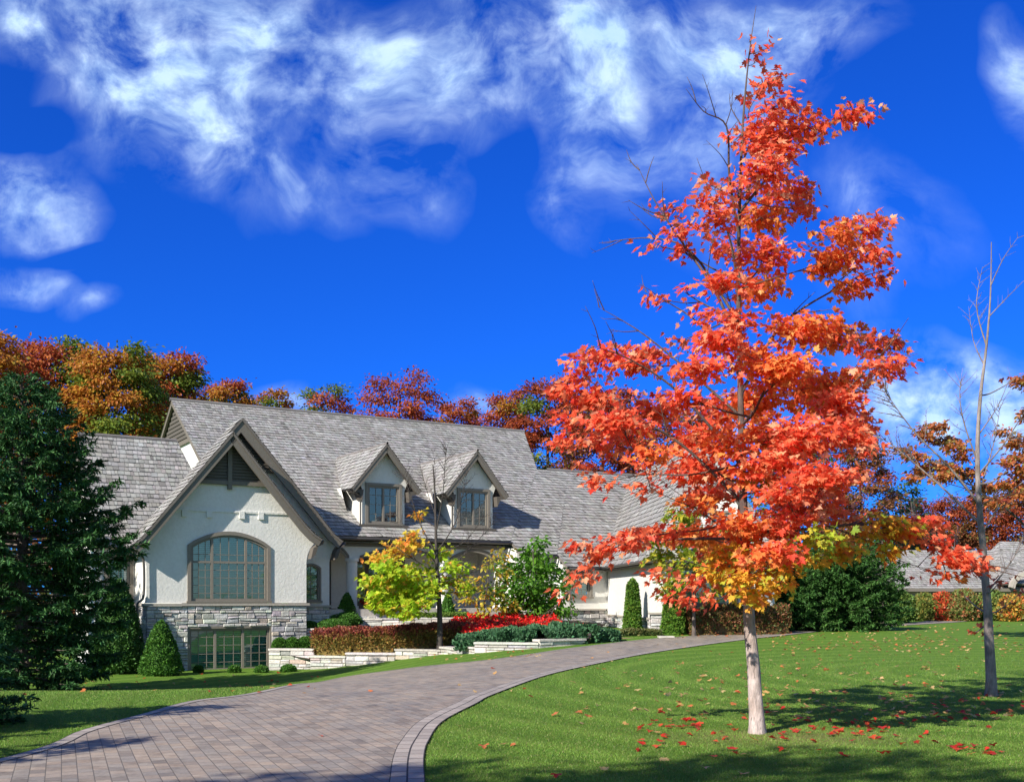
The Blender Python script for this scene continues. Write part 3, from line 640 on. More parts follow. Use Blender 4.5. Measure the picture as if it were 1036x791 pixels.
# --- garage wing (frame FW: x right along its front, y back, z world)
mb = MB()
mb.prism(FW, [(0,1.0),(4.9,1.0),(4.9,3.2),(0,3.2)], 0, .2, [[(1.0,1.35),(3.3,1.35),(3.3,2.75),(1.0,2.75)]])
def FWL(a, b, z): return FW(b, a, z)
mb.box(FWL, .2, 9.3, 0, .2, .75, 3.2); hb(mb, 'wing_wall', STUCCO)
mb = MB(); stones(mb, FWL, [(.0,9.3,-.1,.78)], -.02, h=(.1,.2)); stones(mb, FW, [(.02,4.9,-.1,.98)], -.02); hb(mb, 'stone_base', STONE)
mb = MB(); mb.box(FWL, 0, 9.3, -.09, -.003, .785, .86); mb.box(FW, -.08, 4.95, -.10, -.003, .985, 1.06); hb(mb, 'stone_cap', CAP)
mb = MB(); mb.box(FWL, .2, 9.3, -.09, -.003, 2.86, 2.95); hb(mb, 'frieze_band', STUCCO)
window(FW, 0, 1.0, 3.3, 1.35, 2.75, 0, mull=(1.75,2.55), muntin=(2,4), label='wide window on the garage wing front behind the maple')
mb = MB()
e0, rz, ez = -.38, 8.35, 3.02; ru = 3.1
slope(mb, FW, [(e0,-.45,ez),(e0,9.6,ez),(ru-.9,18.5,rz-1.6)][0:2]+[(e0,9.7,ez),(ru,19.0,rz),(ru,4.6,rz)], .28)
slope(mb, FW, [(e0,-.45,ez),(5.3,-.45,ez),(3.4,4.6,rz),(ru,4.6,rz)], .28)
hb(mb, 'wing_roof', SHAKE)
mb = MB(); mb.face([FW(ru,4.6,rz),FW(3.4,4.6,rz),FW(3.4,19,rz),FW(ru,19,rz)], (.3,.28,.27)); mb.face([FW(3.4,4.6,rz),FW(5.3,-.45,ez),FW(5.3,18,ez),FW(3.4,19,rz)], (.3,.28,.27)); hb(mb, 'rear_roof', SHAKE)
mb = MB(); mb.tube([FW(e0-.05,-.5,ez-.05),FW(e0-.05,8.9,ez-.05)], .06, n=8); hb(mb, 'gutter', GUTTER, smooth=True); mb = MB(); mb.tube([FW(e0,-.5,ez-.05),FW(5.3,-.5,ez-.05)], .06, n=8); hb(mb, 'gutter', GUTTER, smooth=True)
mb = MB(); mb.box(FW, e0+.02, -.001, -.3, 9.0, ez-.16, ez-.09); hb(mb, 'soffit', SOFFIT)
mb = MB(); uc = 3.0
mb.prism(FW, [(uc-.7,3.6),(uc+.7,3.6),(uc+.7,5.3),(uc,6.3),(uc-.7,5.3)], .9, 1.05, [arch(uc-.35,uc+.35,3.95,4.95,0)]); 
for s in (1,-1): mb.face([FW(uc+s*.7,1.05,3.6),FW(uc+s*.7,2.4,5.4),FW(uc+s*.7,1.05,5.4)])
d3 = hb(mb, 'dormer', STUCCO); d3['label'] = 'small dormer on the garage wing, seen through the red maple'
mb = MB()
for s in (1,-1): slope(mb, FW, [(uc+s*.95,.6,5.05),(uc+s*.95,2.6,5.05),(uc,3.4,6.45),(uc,.6,6.45)], .24)
hb(mb, 'dormer_roof', SHAKE, d3); window(FW, .9, uc-.35, uc+.35, 3.95, 4.95, 0, muntin=(2,3), blind=False, trim=.09, parent=d3)

# ------------------------------------------------------------------ neighbour's house
NO = Vector((24.2, 68, .3)); nb = empty('neighbour_house', NO, 'distant low house with plain grey shingle roof behind the right hedges', 'house')
def FN(x, y, z): return (x, y+x*.06, z)
mb = MB(); slope(mb, FN, [(-.4,-.6,1.9),(11,-.6,1.9),(11,4.5,4.5),(.2,4.5,4.5)], .3); slope(mb, FN, [(-.4,9,1.9),(-.4,-.6,1.9),(.2,4.5,4.5)], .3); hb(mb, 'roof', SHAKE, nb)
mb = MB(); mb.box(FN, .2, 10.8, 0, 8.8, -.5, 2.0); hb(mb, 'wall', CAP, nb)
mb = MB(); mb.box(FN, -.4, 11, -.75, -.61, 1.72, 1.92); hb(mb, 'fascia', TRIM, nb)
for a in (1.5, 5.0): mb = MB(); mb.box(FN, a, a+1.6, -.05, -.003, .6, 1.6); hb(mb, 'window', DARK, nb)
mb = MB()
ar = [(6.6,2.0)]+[(8.6-2.0*math.cos(math.pi*k/12), 2.0+1.15*math.sin(math.pi*k/12)) for k in range(13)]+[(10.6,2.0)]
ari = [(8.6-1.7*math.cos(math.pi*k/12), 1.9+1.0*math.sin(math.pi*k/12)) for k in range(13)]
for i in range(12): mb.prism(FN, [ar[i+1], ar[i+2], ari[min(i+1,12)], ari[i]], -1.2, -.9)
hb(mb, 'arched_trim', CAP, nb)
mb = MB(); slope(mb, FN, [(6.2,-.9,2.2),(11.6,-.9,2.2),(9.9,4.6,5.1),(8.6,4.6,5.1)], .3); slope(mb, FN, [(6.2,6,2.2),(6.2,-.9,2.2),(8.6,4.6,5.1)], .3); hb(mb, 'tower_roof', SHAKE, nb)

# ------------------------------------------------------------------ garden walls, beds, steps
WP = [(3,(.60,.57,.53)),(3,(.52,.50,.47)),(2,(.66,.62,.57)),(1,(.42,.40,.38)),(.6,(.50,.42,.34))]
def garden_wall(label, pts, name='retaining_wall', h=(.12,.2), wdt=(.3,.75)):
    """pts: (world x, y, z bottom, z top)"""
    o0 = Vector((pts[0][0], pts[0][1], 0)); mb = MB()
    for (x0, y0, b0, t0), (x1, y1, b1, t1) in zip(pts[:-1], pts[1:]):
        L = math.hypot(x1-x0, y1-y0); ux, uy = (x1-x0)/L, (y1-y0)/L; n = max(1, round(L/1.6))
        for k in range(n):
            f0, f1 = k/n, (k+1)/n; fm = (f0+f1)/2
            def Fr(u, y, z): return (x0+ux*(u)-uy*y-o0.x, y0+uy*(u)+ux*y-o0.y, z)
            stones(mb, Fr, [(L*f0, L*f1, b0+(b1-b0)*fm-.1, t0+(t1-t0)*fm)], 0, .25, h, wdt, WP, .04)
            zt = t0+(t1-t0)*fm; mb.box(Fr, L*f0-.01, L*f1+.005, -.07, .36, zt+.004, zt+.07, tuple(pick(WP, 1, .1)[0]))
    return tag(mb.build(name, STONE, None, o0), label, 'retaining wall', 'stone garden walls')
def wpt(px, Y, zb, zt): p = P(px, CY, Y); return (p.x, Y, zb, zt)
garden_wall('pale stone wall below the boxwood balls beside the basement window', [wpt(272,40.9,-1.1,-.36), wpt(318,40.7,-1.0,-.36)])
wb = []
for (px, Y, hh) in ((314,40.35,.40),(350,40.0,.36),(400,39.6,.28),(446,39.0,.16),(480,36.0,.20),(545,35.4,.22),(592,36.4,.12)):
    x = (px-CX)/FPX*Y; zg = float(terrain(x, Y)); wb.append((x, Y, zg, zg+hh))
garden_wall('long low pale stone wall in front of the bronze hedge', wb)
garden_wall('short stone wall under the middle row of boxwood', [wpt(298,43.3,-.1,.30), wpt(356,43.3,.0,.36)])
garden_wall('upper stone wall below the trimmed hedge along the porch', [wpt(353,45.3,.2,.68), wpt(420,45.5,.2,.72), wpt(474,45.8,.2,.72)])
def bed(rows):
    mb = MB()
    for r0, r1 in zip(rows[:-1], rows[1:]):
        for a, b, c, d in zip(r0[:-1], r0[1:], r1[1:], r1[:-1]):
            q = [P(p[0], CY, p[1]) for p in (a, b, c, d)]; mb.face([(v.x, v.y, p[2]) for v, p in zip(q, (a, b, c, d))])
    o = mb.build('garden_bed', MULCH); o['kind'] = 'structure'
px_ = lambda x, y: CX+FPX*x/y
r0 = [(px_(x, y), y+.12, t-.05) for x, y, b, t in wb]
r0 = [(276, 41.0, -.42)]+r0
bed([r0, [(276,42.4,-.35),(300,43.25,-.1),(356,43.4,.0),(400,45.4,.15),(450,45.7,.2),(480,45.7,.40),(550,46.5,.55),(606,47.5,.25)]])
bed([[(298,43.45,.27),(355,43.45,.32),(357,45.45,.66),(420,45.7,.68),(474,46.0,.66),(482,45.8,.40),(550,46.5,.55),(606,47.5,.25)],
     [(300,45.0,.7),(340,46.5,.75),(370,47.5,.8),(430,48.4,.85),(480,49,.85),(500,49.3,.8),(560,50.0,.7),(612,50.4,.4)]])
def slab_step(label, x0, x1, Y0, Y1, z0, z1, m):
    mb = MB(); b = .02
    Fr = lambda x, y, z: (x, y, z)
    mb.box(Fr, x0, x1, Y0, Y1, z0, z1-.05); mb.box(Fr, x0-.04, x1+.04, Y0-.05, Y1, z1-.046, z1)
    return tag(mb.build('stone_step', m), label, 'step', 'stone steps by the driveway')
slab_step('lower red-brown stone step at the driveway edge', 3.35, 5.55, 38.6, 39.7, -.1, .19, EDGE)
slab_step('upper pale stone step beside the juniper', 3.35, 4.2, 40.2, 41.6, -.1, .36, SLAB)
mb = MB(); mb.box(lambda x,y,z:(x,y,z), 5.2, 5.75, 38.45, 38.9, -.1, .26); tag(mb.build('stone_block', SLAB), 'white square stone block ending the lower step', 'stone block')

# ------------------------------------------------------------------ plants
def ctr_path(a, b, lift=.15, n=5):
    a, b = Vector(a), Vector(b); d = b-a; L = d.length
    side = Vector((random.uniform(-1,1), random.uniform(-1,1), 0))*L*.06
    return smooth_path([a, a+d*.35+Vector((0,0,-lift*L*.35))+side, a+d*.7+Vector((0,0,-lift*L*.2)), b], n)
BARKT = {'grey': (.20,.17,.155), 'dark': (.055,.045,.04), 'pale': (.50,.43,.40), 'mid': (.13,.10,.085)}
def twiggy(mb, path, r, t, depth=2, dens=1.0, up=.15):
    """bare side twigs along a path"""
    L = sum((path[i+1]-path[i]).length for i in range(len(path)-1)); n = int(max(2, L*3.2*dens))
    for k in range(n):
        i = random.randint(int(len(path)*.25), len(path)-2); p = path[i].lerp(path[i+1], random.random()); d = (path[i+1]-path[i]).normalized()
        side = Vector(rdir(1)[0]); side = (side-d*side.dot(d)).normalized()
        ll = min(.55, L*random.uniform(.10, .26)); q = p+(d*.75+side*.75+Vector((0,0,up))*.5).normalized()*ll
        sub = smooth_path([p, p.lerp(q, .5)+Vector(rdir(1)[0])*ll*.07, q], 3); mb.tube(sub, r*.38, r*.1, 4, t)
        if depth > 1 and ll > .25: twiggy(mb, sub, r*.45, t, depth-1, dens*1.2, up)
def tree(name, label, cat, trunk, r0, r1, blobs, leaf, size, mat_=None, group=None, bark='grey', btint=None, bare=(), fold=.3, droop=.5, limb_r=.3,
         hmin=None, bdens=1.0, spray=.22, perspray=9, twigs=True, flat=.5, sides=10, lowtint=None):
    """trunk: world points; blobs: (centre, rx, rz, palette, n leaves); bare: world polylines of leafless limbs"""
    base = Vector(trunk[0]); root = empty(name, base, label, cat, group)
    tp = smooth_path([Vector(p)-base for p in trunk], 5); tp = [tp[0]-Vector((0,0,.12))]+tp; K = len(tp)
    t = btint or BARKT[bark]; wood = MB()
    nn = sides
    # root flare and trunk
    b0 = len(wood.v)
    for i, p in enumerate(tp):
        f = i/(K-1); r = r0+(r1-r0)*f**.72
        hgt = (p-tp[0]).length
        if hgt < .5: r *= 1+.35*(1-hgt/.5)**2
        for k in range(nn):
            a = 2*math.pi*k/nn; rr = r*(1+.06*math.sin(a*3+i)*(i < K*.4)); wood.v.append((p.x+rr*math.cos(a), p.y+rr*math.sin(a), p.z))
    for i in range(K-1):
        tt_ = lowtint if (lowtint and tp[i].z < lowtint[1]) else None
        for k in range(nn):
            k2 = (k+1) % nn; wood.f.append((b0+i*nn+k, b0+i*nn+k2, b0+(i+1)*nn+k2, b0+(i+1)*nn+k)); wood.t.append(tt_[0] if tt_ else t)
    pos_, ax_, nr_, sz_, ti_ = [], [], [], [], []
    H = tp[-1].z; hmin = H*.16 if hmin is None else hmin
    nodes = [(tp[i], .0, (r0+(r1-r0)*(i/(K-1))**.8)*.62) for i in range(K) if tp[i].z >= hmin]
    for (c, rx, rz, pal, n) in sorted(blobs, key=lambda q: math.hypot(q[0].x-base.x, q[0].y-base.y)):
        c = Vector(c)-base; best = None
        for p, pl, pr in nodes:
            dv = c-p; hd = math.hypot(dv.x, dv.y); cost = dv.length+.5*pl+(.55*abs(dv.z-.55*hd) if pl == 0 else .9*max(0, .1*hd-dv.z))
            if best is None or cost < best[0]: best = (cost, p, pl, pr)
        _, a, pl, pr = best; L = (c-a).length
        rr = max(.006, min(pr*.8, .010+.013*L*limb_r/.3)); path = ctr_path(a, c, .22 if pl == 0 else .08)
        if twigs:
            wood.tube(path, rr, rr*.3, 6 if rr > .015 else 4, t); K2 = len(path)
            for i in range(2, K2, 2): nodes.append((path[i], pl+L*i/K2+.05, rr*(1-.65*i/K2)))
        m = max(1, int(n/perspray)); u = rdir(m)*(rng.random((m, 1))**.42); sc = np.array([rx, rx, rz]); sp = np.array(c)+u*sc
        outd = sp-np.array(a)*.5-np.array(c)*.5+np.array([c.x, c.y, 0])*.15; outd /= np.maximum(np.linalg.norm(outd, axis=1, keepdims=True), 1e-6)
        if twigs:
            for k in range(min(m, 12 if rx > .2 else 4)):
                q0 = path[int(len(path)*random.uniform(.55, .98))]; wood.tube([q0, q0.lerp(Vector(sp[k]), .5)+Vector((0,0,-.02)), Vector(sp[k])], rr*.3+.002, .002, 3, t)
        for k in range(m):
            cnt = perspray; dirs = outd[k]+rng.normal(0, .55, (cnt, 3)); 
            off = rng.normal(0, 1, (cnt, 3))*[spray, spray, spray*flat]
            pos_.append(sp[k]+off); ax = dirs+off/spray*.35; ax[:, 2] -= droop; ax_.append(ax)
            nv = rng.normal(0, .55, (cnt, 3)); nv[:, 2] += 1.0; nv += outd[k]*.45; nr_.append(nv)
            sz_.append(size*rng.uniform(.6, 1.2, cnt)); ti_.append(pick(pal, cnt, .12)*rng.uniform(.88, 1.1))
    for pl in bare:
        pp = smooth_path([Vector(p)-base for p in pl], 5); L = (pp[0]-pp[-1]).length; rr = .005+.007*L
        wood.tube(pp, rr, .002, 6, t); twiggy(wood, pp, rr, t, dens=bdens)
    wood.build('trunk', BARK, root, smooth=True)
    if pos_: leaves('crown', np.vstack(pos_), np.vstack(ax_), np.vstack(nr_), np.concatenate(sz_), np.clip(np.vstack(ti_), 0, .95), leaf, mat_ or LEAF, root, fold=fold)
    return root
RED = [(5,(.96,.15,.070)),(1.3,(.92,.095,.05)),(3.6,(.96,.23,.10)),(2.0,(.96,.43,.24)),(.2,(.62,.05,.03))]
ORA = [(3,(.95,.22,.06)),(3,(.95,.31,.08)),(2.5,(.95,.15,.06)),(.9,(.94,.44,.14))]
YEL = [(3,(.88,.42,.05)),(3,(.80,.50,.05)),(2,(.90,.28,.05)),(2,(.50,.52,.05))]
YGR = [(3,(.60,.58,.05)),(3,(.42,.50,.04)),(1.5,(.85,.45,.06)),(1,(.28,.40,.04))]
# --- the red maple on the lawn
TY = G(766, 741.5).y
Tt = [(766,741.5),(763.5,690),(759,640),(756.5,600),(754,560),(752,500),(750,430),(748,350),(747,280),(748.5,200),(752,120),(758,55),(765,6)]
trunk = [P(a, b, TY+.06*math.sin(i)) for i, (a, b) in enumerate(Tt)]; trunk[0].z = float(terrain(trunk[0].x, TY))
B = [(758,40,5,4,'R',.5),(778,48,6,5,'R',.6),(766,62,7,6,'R',.6),(770,86,9,8,'R'),(781,80,9,8,'R'),(758,98,5,5,'R'),(793,103,13,9,'R'),(810,116,10,8,'R'),(774,118,14,11,'R'),(783,138,28,20,'R'),
 (760,140,15,14,'R'),(818,129,16,10,'R'),(863,116,19,8,'R'),(745,140,8,7,'R'),(768,175,28,14,'R'),(790,156,16,12,'R'),(797,196,26,12,'R'),(768,222,27,20,'O'),(812,213,16,8,'R'),(745,190,8,12,'R'),
 (843,237,18,14,'O'),(868,232,24,12,'R'),(888,226,9,6,'R'),(838,262,28,20,'O'),(878,257,16,12,'R'),(893,278,12,7,'R'),(863,288,22,9,'O'),
 (675,214,9,6,'R'),(718,186,7,6,'R'),(720,206,20,13,'R'),(693,232,18,8,'R'),(663,247,9,7,'R'),(728,226,12,10,'R'),(693,255,16,6,'R'),(738,250,20,12,'R'),(778,258,28,18,'R'),(733,290,20,10,'R'),(768,292,28,13,'O'),
 (747,323,22,14,'R'),(813,333,42,18,'O'),(783,374,42,22,'O'),(843,343,25,14,'O'),(884,345,27,10,'R'),(897,352,22,7,'R'),(894,371,26,10,'R'),(853,384,35,18,'O'),(732,343,22,16,'R'),(692,343,10,6,'R'),(666,303,12,6,'R'),(692,295,7,5,'R'),(682,374,14,7,'R'),(712,320,10,6,'R'),
 (611,358,30,11,'R'),(654,356,26,10,'R'),(590,365,14,9,'R'),(641,370,36,14,'R'),(585,384,19,12,'R'),(576,398,16,11,'R'),(603,402,34,16,'R'),(570,427,17,12,'R'),(628,428,42,17,'R'),(666,414,38,18,'R'),(692,401,26,16,'R'),
 (577,448,20,9,'R'),(623,448,32,13,'R'),(608,487,17,6,'R'),(596,473,12,6,'R'),(661,457,24,10,'O'),(704,441,28,20,'R'),(717,472,32,20,'R'),(730,414,22,24,'R'),(712,371,22,13,'R'),(661,478,8,5,'R'),(656,492,11,4,'R'),(640,470,10,6,'R'),
 (828,401,36,22,'O'),(849,411,25,25,'R'),(856,441,20,20,'R'),(816,441,42,24,'R'),(778,441,34,26,'O'),(765,406,26,20,'O'),(790,466,42,20,'R'),(882,455,13,4,'R'),(836,484,36,15,'R'),(753,477,20,14,'O'),(870,430,10,16,'R'),
 (699,478,26,13,'R'),(720,500,32,13,'R'),(627,551,20,8,'R'),(583,552,11,6,'R'),(592,576,8,10,'R'),(580,592,5,5,'R'),(573,604,4,5,'R'),(605,562,12,8,'R'),(665,540,30,9,'R'),(645,546,16,7,'R'),(702,540,34,13,'O'),(725,557,22,10,'R'),(743,528,26,14,'O'),
 (777,533,30,15,'R'),(788,556,22,11,'R'),(699,511,22,9,'O'),(728,577,17,8,'Y'),(765,590,20,11,'Y'),(763,606,18,5,'Y'),(745,600,8,5,'Y'),(662,579,13,4,'R'),(708,590,16,7,'R'),(690,605,19,6,'R'),(702,613,6,4,'R'),(725,604,9,5,'R'),(672,598,8,4,'R'),
 (815,510,38,20,'R'),(792,498,26,14,'R'),(775,488,18,9,'Y'),(809,526,24,9,'R'),(818,546,15,8,'G'),(829,561,8,7,'G'),(800,570,14,8,'Y'),(833,539,21,7,'G'),(851,557,18,9,'Y'),(826,566,9,6,'G'),(897,532,26,9,'Y'),(932,530,26,8,'R'),(912,540,18,6,'O'),
 (872,541,16,8,'Y'),(897,558,9,7,'Y'),(950,550,14,7,'R'),(968,566,20,9,'R'),(992,573,12,6,'R'),(943,578,5,5,'R'),(963,585,8,4,'O'),(822,495,30,14,'R'),(745,585,14,8,'Y'),(790,590,12,7,'Y'),(770,560,18,9,'O'),(745,575,14,8,'O'),(740,560,22,10,'Y'),(752,545,16,12,'O'),(780,575,16,8,'Y'),(850,522,20,8,'R'),(735,450,24,18,'O'),(800,385,26,16,'O'),(760,360,18,16,'O')]
PALS = {'R': RED, 'O': ORA, 'Y': YEL, 'G': YGR}
def crown_radius(py): return float(np.interp(py, [20,120,220,330,430,540,610], [.15,.75,1.35,1.75,2.1,2.2,1.1]))
blobs = []
axis_x = lambda py: float(np.interp(py, [y for _, y in reversed(Tt)], [x for x, _ in reversed(Tt)]))
for k, (px, py, rx, rz, c, *q) in enumerate(B):
    off = abs(px-axis_x(py))/FPX*TY; Rr = crown_radius(py); dmax = math.sqrt(max(Rr*Rr-off*off, .04)); d = random.uniform(-.95, .85)*dmax
    if rx < 9: d *= .5
    if c in 'YG': d = -abs(d)*.9
    if px < 700 and 250 < py < 480: rx, rz = rx*.9, rz*.8
    Y = TY+d; dens = q[0] if q else 1.0
    n = int(max(8, rx*rz*(.60 if px < 885 or py < 480 else 1.0)*dens*random.uniform(.65, 1.25)))
    blobs.append((P(px, py, Y), rx/FPX*Y*.92, max(rz/FPX*Y*.72, .04), PALS[c], n))
barep = [[(747,345),(722,292),(692,248),(664,206),(644,166)],[(742,318),(700,256),(660,241),(606,246)],[(748,240),(738,180),(735,128),(712,113),(694,90)],[(748,420),(707,384),(651,338),(606,311)],
 [(749,380),(702,323),(649,293)],[(748,300),(738,240),(722,205),(705,160)],[(752,130),(740,110),(738,95)],[(748,215),(790,165),(830,133),(862,116)],[(750,470),(690,400),(640,365),(600,350)],[(752,510),(690,450),(620,410),(575,395)],
 [(753,545),(700,545),(640,548),(600,560),(574,602)],[(752,500),(800,440),(850,400),(900,350)],[(753,540),(820,535),(900,530),(960,560),(1000,575)],[(749,400),(790,330),(850,290),(890,270)],[(755,575),(700,585),(665,580)],[(750,470),(700,480),(655,480),(610,488)]]
bare = [[P(a, b, TY+.9*math.sin(i*2.1)*j/4) for j, (a, b) in enumerate(pl)] for i, pl in enumerate(barep)]
tree('maple_tree', 'young maple covered in bright red and orange leaves, pale trunk on the lawn', 'tree', trunk, .098, .002, blobs, MAPLE, .086, hmin=1.8, bark='grey', btint=(.12,.08,.07),
     bare=bare, spray=.085, perspray=7, flat=.55, sides=14, fold=.22, droop=.55, lowtint=((.47,.385,.355), 1.72))

# --- bare tree at the right
RY = G(1003, 704).y
rt = [P(a, b, RY) for a, b in ((1003,704),(1001,650),(998,600),(994,550),(990,500),(989,450),(992,400),(998,350),(1002,300),(1003,245))]; rt[0].z = float(terrain(rt[0].x, RY))
rb = [[(991,510),(960,472),(928,440),(905,410),(895,393)],[(992,530),(950,490),(905,452),(885,440)],[(990,470),(976,430),(971,400),(974,372)],[(990,480),(1015,450),(1035,420),(1060,390)],[(998,350),(988,310),(994,270)],[(996,370),(985,345),(980,310)],[(1001,320),(1020,300),(1040,280)],
 [(1002,290),(1015,262),(1030,240)],[(997,590),(970,560),(940,530),(905,505)],[(998,600),(1025,565),(1045,520)],[(993,540),(1020,500),(1060,470)],[(990,440),(1010,410),(1022,380)],[(990,500),(1005,450),(1012,410)]]
rbw = [[P(a, b, RY+1.0*math.sin(i*1.7)*j/4) for j, (a, b) in enumerate(pl)] for i, pl in enumerate(rb)]
BR = [(3,(.50,.10,.05)),(2,(.62,.17,.06)),(1,(.40,.07,.04))]
tree('bare_tree', 'nearly leafless young tree with grey trunk, right edge of the lawn', 'tree', rt, .098, .006,
     [(P(a, b, RY+random.uniform(-.6,.6)), .16, .06, BR, 9) for a, b in ((975,602),(1010,590),(1028,585),(1018,612),(1032,600),(985,640),(1030,380),(1003,505),(1022,475))], MAPLE, .11, bare=rbw, bdens=3.2, btint=(.24,.20,.19), spray=.07, perspray=6, lowtint=((.26,.22,.21), 9))

# --- half bare tree in the front bed
gy = G(445, 661.5).y; t2 = [P(a, b, gy) for a, b in ((445,662),(445,640),(444,600),(442,570),(441,540),(440,500),(438,470))]; t2[0].z = float(terrain(t2[0].x, gy))
Y2 = [(3,(.58,.66,.05)),(4,(.42,.62,.04)),(.8,(.80,.55,.07)),(.3,(.88,.38,.08))]; Y2t = [(2,(.85,.48,.07)),(2,(.70,.56,.06)),(1,(.88,.33,.07))]
bl = []
for (px, py, rx, rz, top) in ((395,575,20,10,0),(380,590,14,8,0),(405,600,24,12,0),(392,612,16,8,0),(420,612,16,8,0),(400,558,18,8,1),(425,580,16,10,0),(415,548,14,6,1),(445,560,12,8,0),(460,575,12,7,0),(385,566,12,6,1),(440,590,12,5,0),(425,520,6,4,1),(435,600,16,9,0),(458,588,14,8,0),(400,590,22,10,0),(415,600,20,10,0),(388,615,14,6,0),(420,540,8,4,1),(470,595,12,6,0),(410,622,16,6,0),(378,602,10,5,0)):
    Y = gy+random.uniform(-1, 1)*.9; bl.append((P(px, py, Y), rx/FPX*Y*.95, rz/FPX*Y*.9, Y2t if top else Y2, int(rx*rz*1.15)+10))
bb = [[(441,560),(425,530),(415,500),(408,480)],[(441,560),(460,530),(468,500),(472,475)],[(441,540),(448,500),(450,470),(452,455)],[(440,520),(430,490),(424,465)],[(442,585),(465,565),(485,545),(498,530)],[(443,590),(475,580),(500,565)],[(443,580),(410,560),(385,540)],[(441,560),(470,548),(490,520)],[(440,500),(440,470),(437,455)],[(442,570),(420,545),(400,520)],[(443,600),(480,597),(505,590)]]
bbw = [[P(a, b, gy+.8*math.sin(i*2.3)*j/3) for j, (a, b) in enumerate(pl)] for i, pl in enumerate(bb)]
tree('half_bare_tree', 'small yellow-green tree with bare dark upper twigs, in front of the porch', 'tree', t2, .14, .02, bl, MAPLE, .18, bark='dark', bare=bbw, bdens=2.8, spray=.14, perspray=7)

# --- leafy green tree by the right wall, and the yellow one between
def px_tree(name, label, cat, bx, by, top, Y, spec, leaf, size, group=None, tr=.07, bark='mid', stems=0, zbase=None, dmul=.5, cov=.75, lean=0, **k):
    b = P(bx, by, Y); b.z = float(terrain(b.x, Y)) if zbase is None else zbase; b.z = max(b.z, b.z)
    tp = P(bx+lean, top, Y); trk = [b, b.lerp(tp, .35)+Vector((random.uniform(-.1,.1),0,0)), b.lerp(tp, .7)+Vector((random.uniform(-.1,.1),0,0)), tp]
    bl = []
    for (px, py, rx, rz, pal) in spec:
        R_ = max((max(p[0]+p[2] for p in spec)-min(p[0]-p[2] for p in spec))/2/FPX*Y, .3); off = abs(px-bx)/FPX*Y; dm = math.sqrt(max(R_*R_-off*off, .05))
        Yb = Y+random.uniform(-1, 1)*dm*dmul*1.4; bl.append((P(px, py, Yb), rx/FPX*Yb, rz/FPX*Yb, pal, int(rx*rz*cov)+10))
    return tree(name, label, cat, trk, tr, tr*.15, bl, leaf, size, group=group, bark=bark, **k)
GR = [(3,(.10,.26,.025)),(3,(.14,.33,.03)),(1,(.20,.40,.05)),(1,(.07,.18,.02))]
px_tree('green_tree', 'dense dark green leafy tree between red flowers and porch', 'tree', 539, 628, 556, 45.5,
    [(540,560,14,10,GR),(520,575,18,10,GR),(555,575,18,11,GR),(530,592,22,12,GR),(560,600,18,14,GR),(515,605,14,10,GR),(545,612,22,12,GR),(520,620,14,9,GR),(565,618,14,8,GR),(548,550,7,5,GR),(505,598,8,8,GR),(572,590,8,8,GR),(540,580,20,16,GR),(537,602,20,14,GR)], OVAL, .20, tr=.07, zbase=.3, cov=1.7, spray=.16)
YO = [(3,(.60,.50,.07)),(2,(.45,.46,.05)),(2,(.80,.42,.06)),(1,(.30,.36,.04))]
px_tree('yellow_tree', 'small golden olive tree half hidden left of the dense green tree', 'tree', 492, 630, 568, 44.5,
    [(495,570,10,6,YO),(510,580,12,8,YO),(482,590,14,7,YO),(500,600,16,9,YO),(480,606,14,6,YO),(512,612,12,7,YO),(470,600,7,4,YO),(505,560,8,5,YO),(495,618,12,5,YO)], OVAL, .19, tr=.05, zbase=.25, cov=.9, spray=.16, bark='mid')
YG3 = [(3,(.36,.42,.04)),(2,(.55,.50,.05)),(1,(.75,.45,.06)),(2,(.18,.30,.03))]
px_tree('yellow_green_tree', 'yellow-green tree at the garage wing, behind the red maple', 'tree', 702, 637, 515, 39.6,
    [(690,520,16,10,YG3),(670,545,16,10,YG3),(700,545,20,12,YG3),(665,565,12,10,YG3),(690,570,20,12,YG3),(720,560,18,14,YG3),(730,585,16,10,YG3),(680,590,16,8,YG3),(745,540,16,12,YG3),(675,600,8,6,YG3),(755,570,12,12,YG3),(700,535,14,10,YG3),(718,600,12,7,YG3)], MAPLE, .20, tr=.09, cov=.7, spray=.16)
JM = [(3,(.30,.025,.02)),(2,(.45,.04,.025)),(1,(.20,.02,.02))]
px_tree('japanese_maple', 'dark red dwarf maple beside the porch column', 'tree', 376, 630, 604, 46.3, [(372,606,10,7,JM),(382,612,10,8,JM),(372,620,9,6,JM),(385,603,6,5,JM)], MAPLE, .16, tr=.04, zbase=.75, cov=1.0, spray=.13)

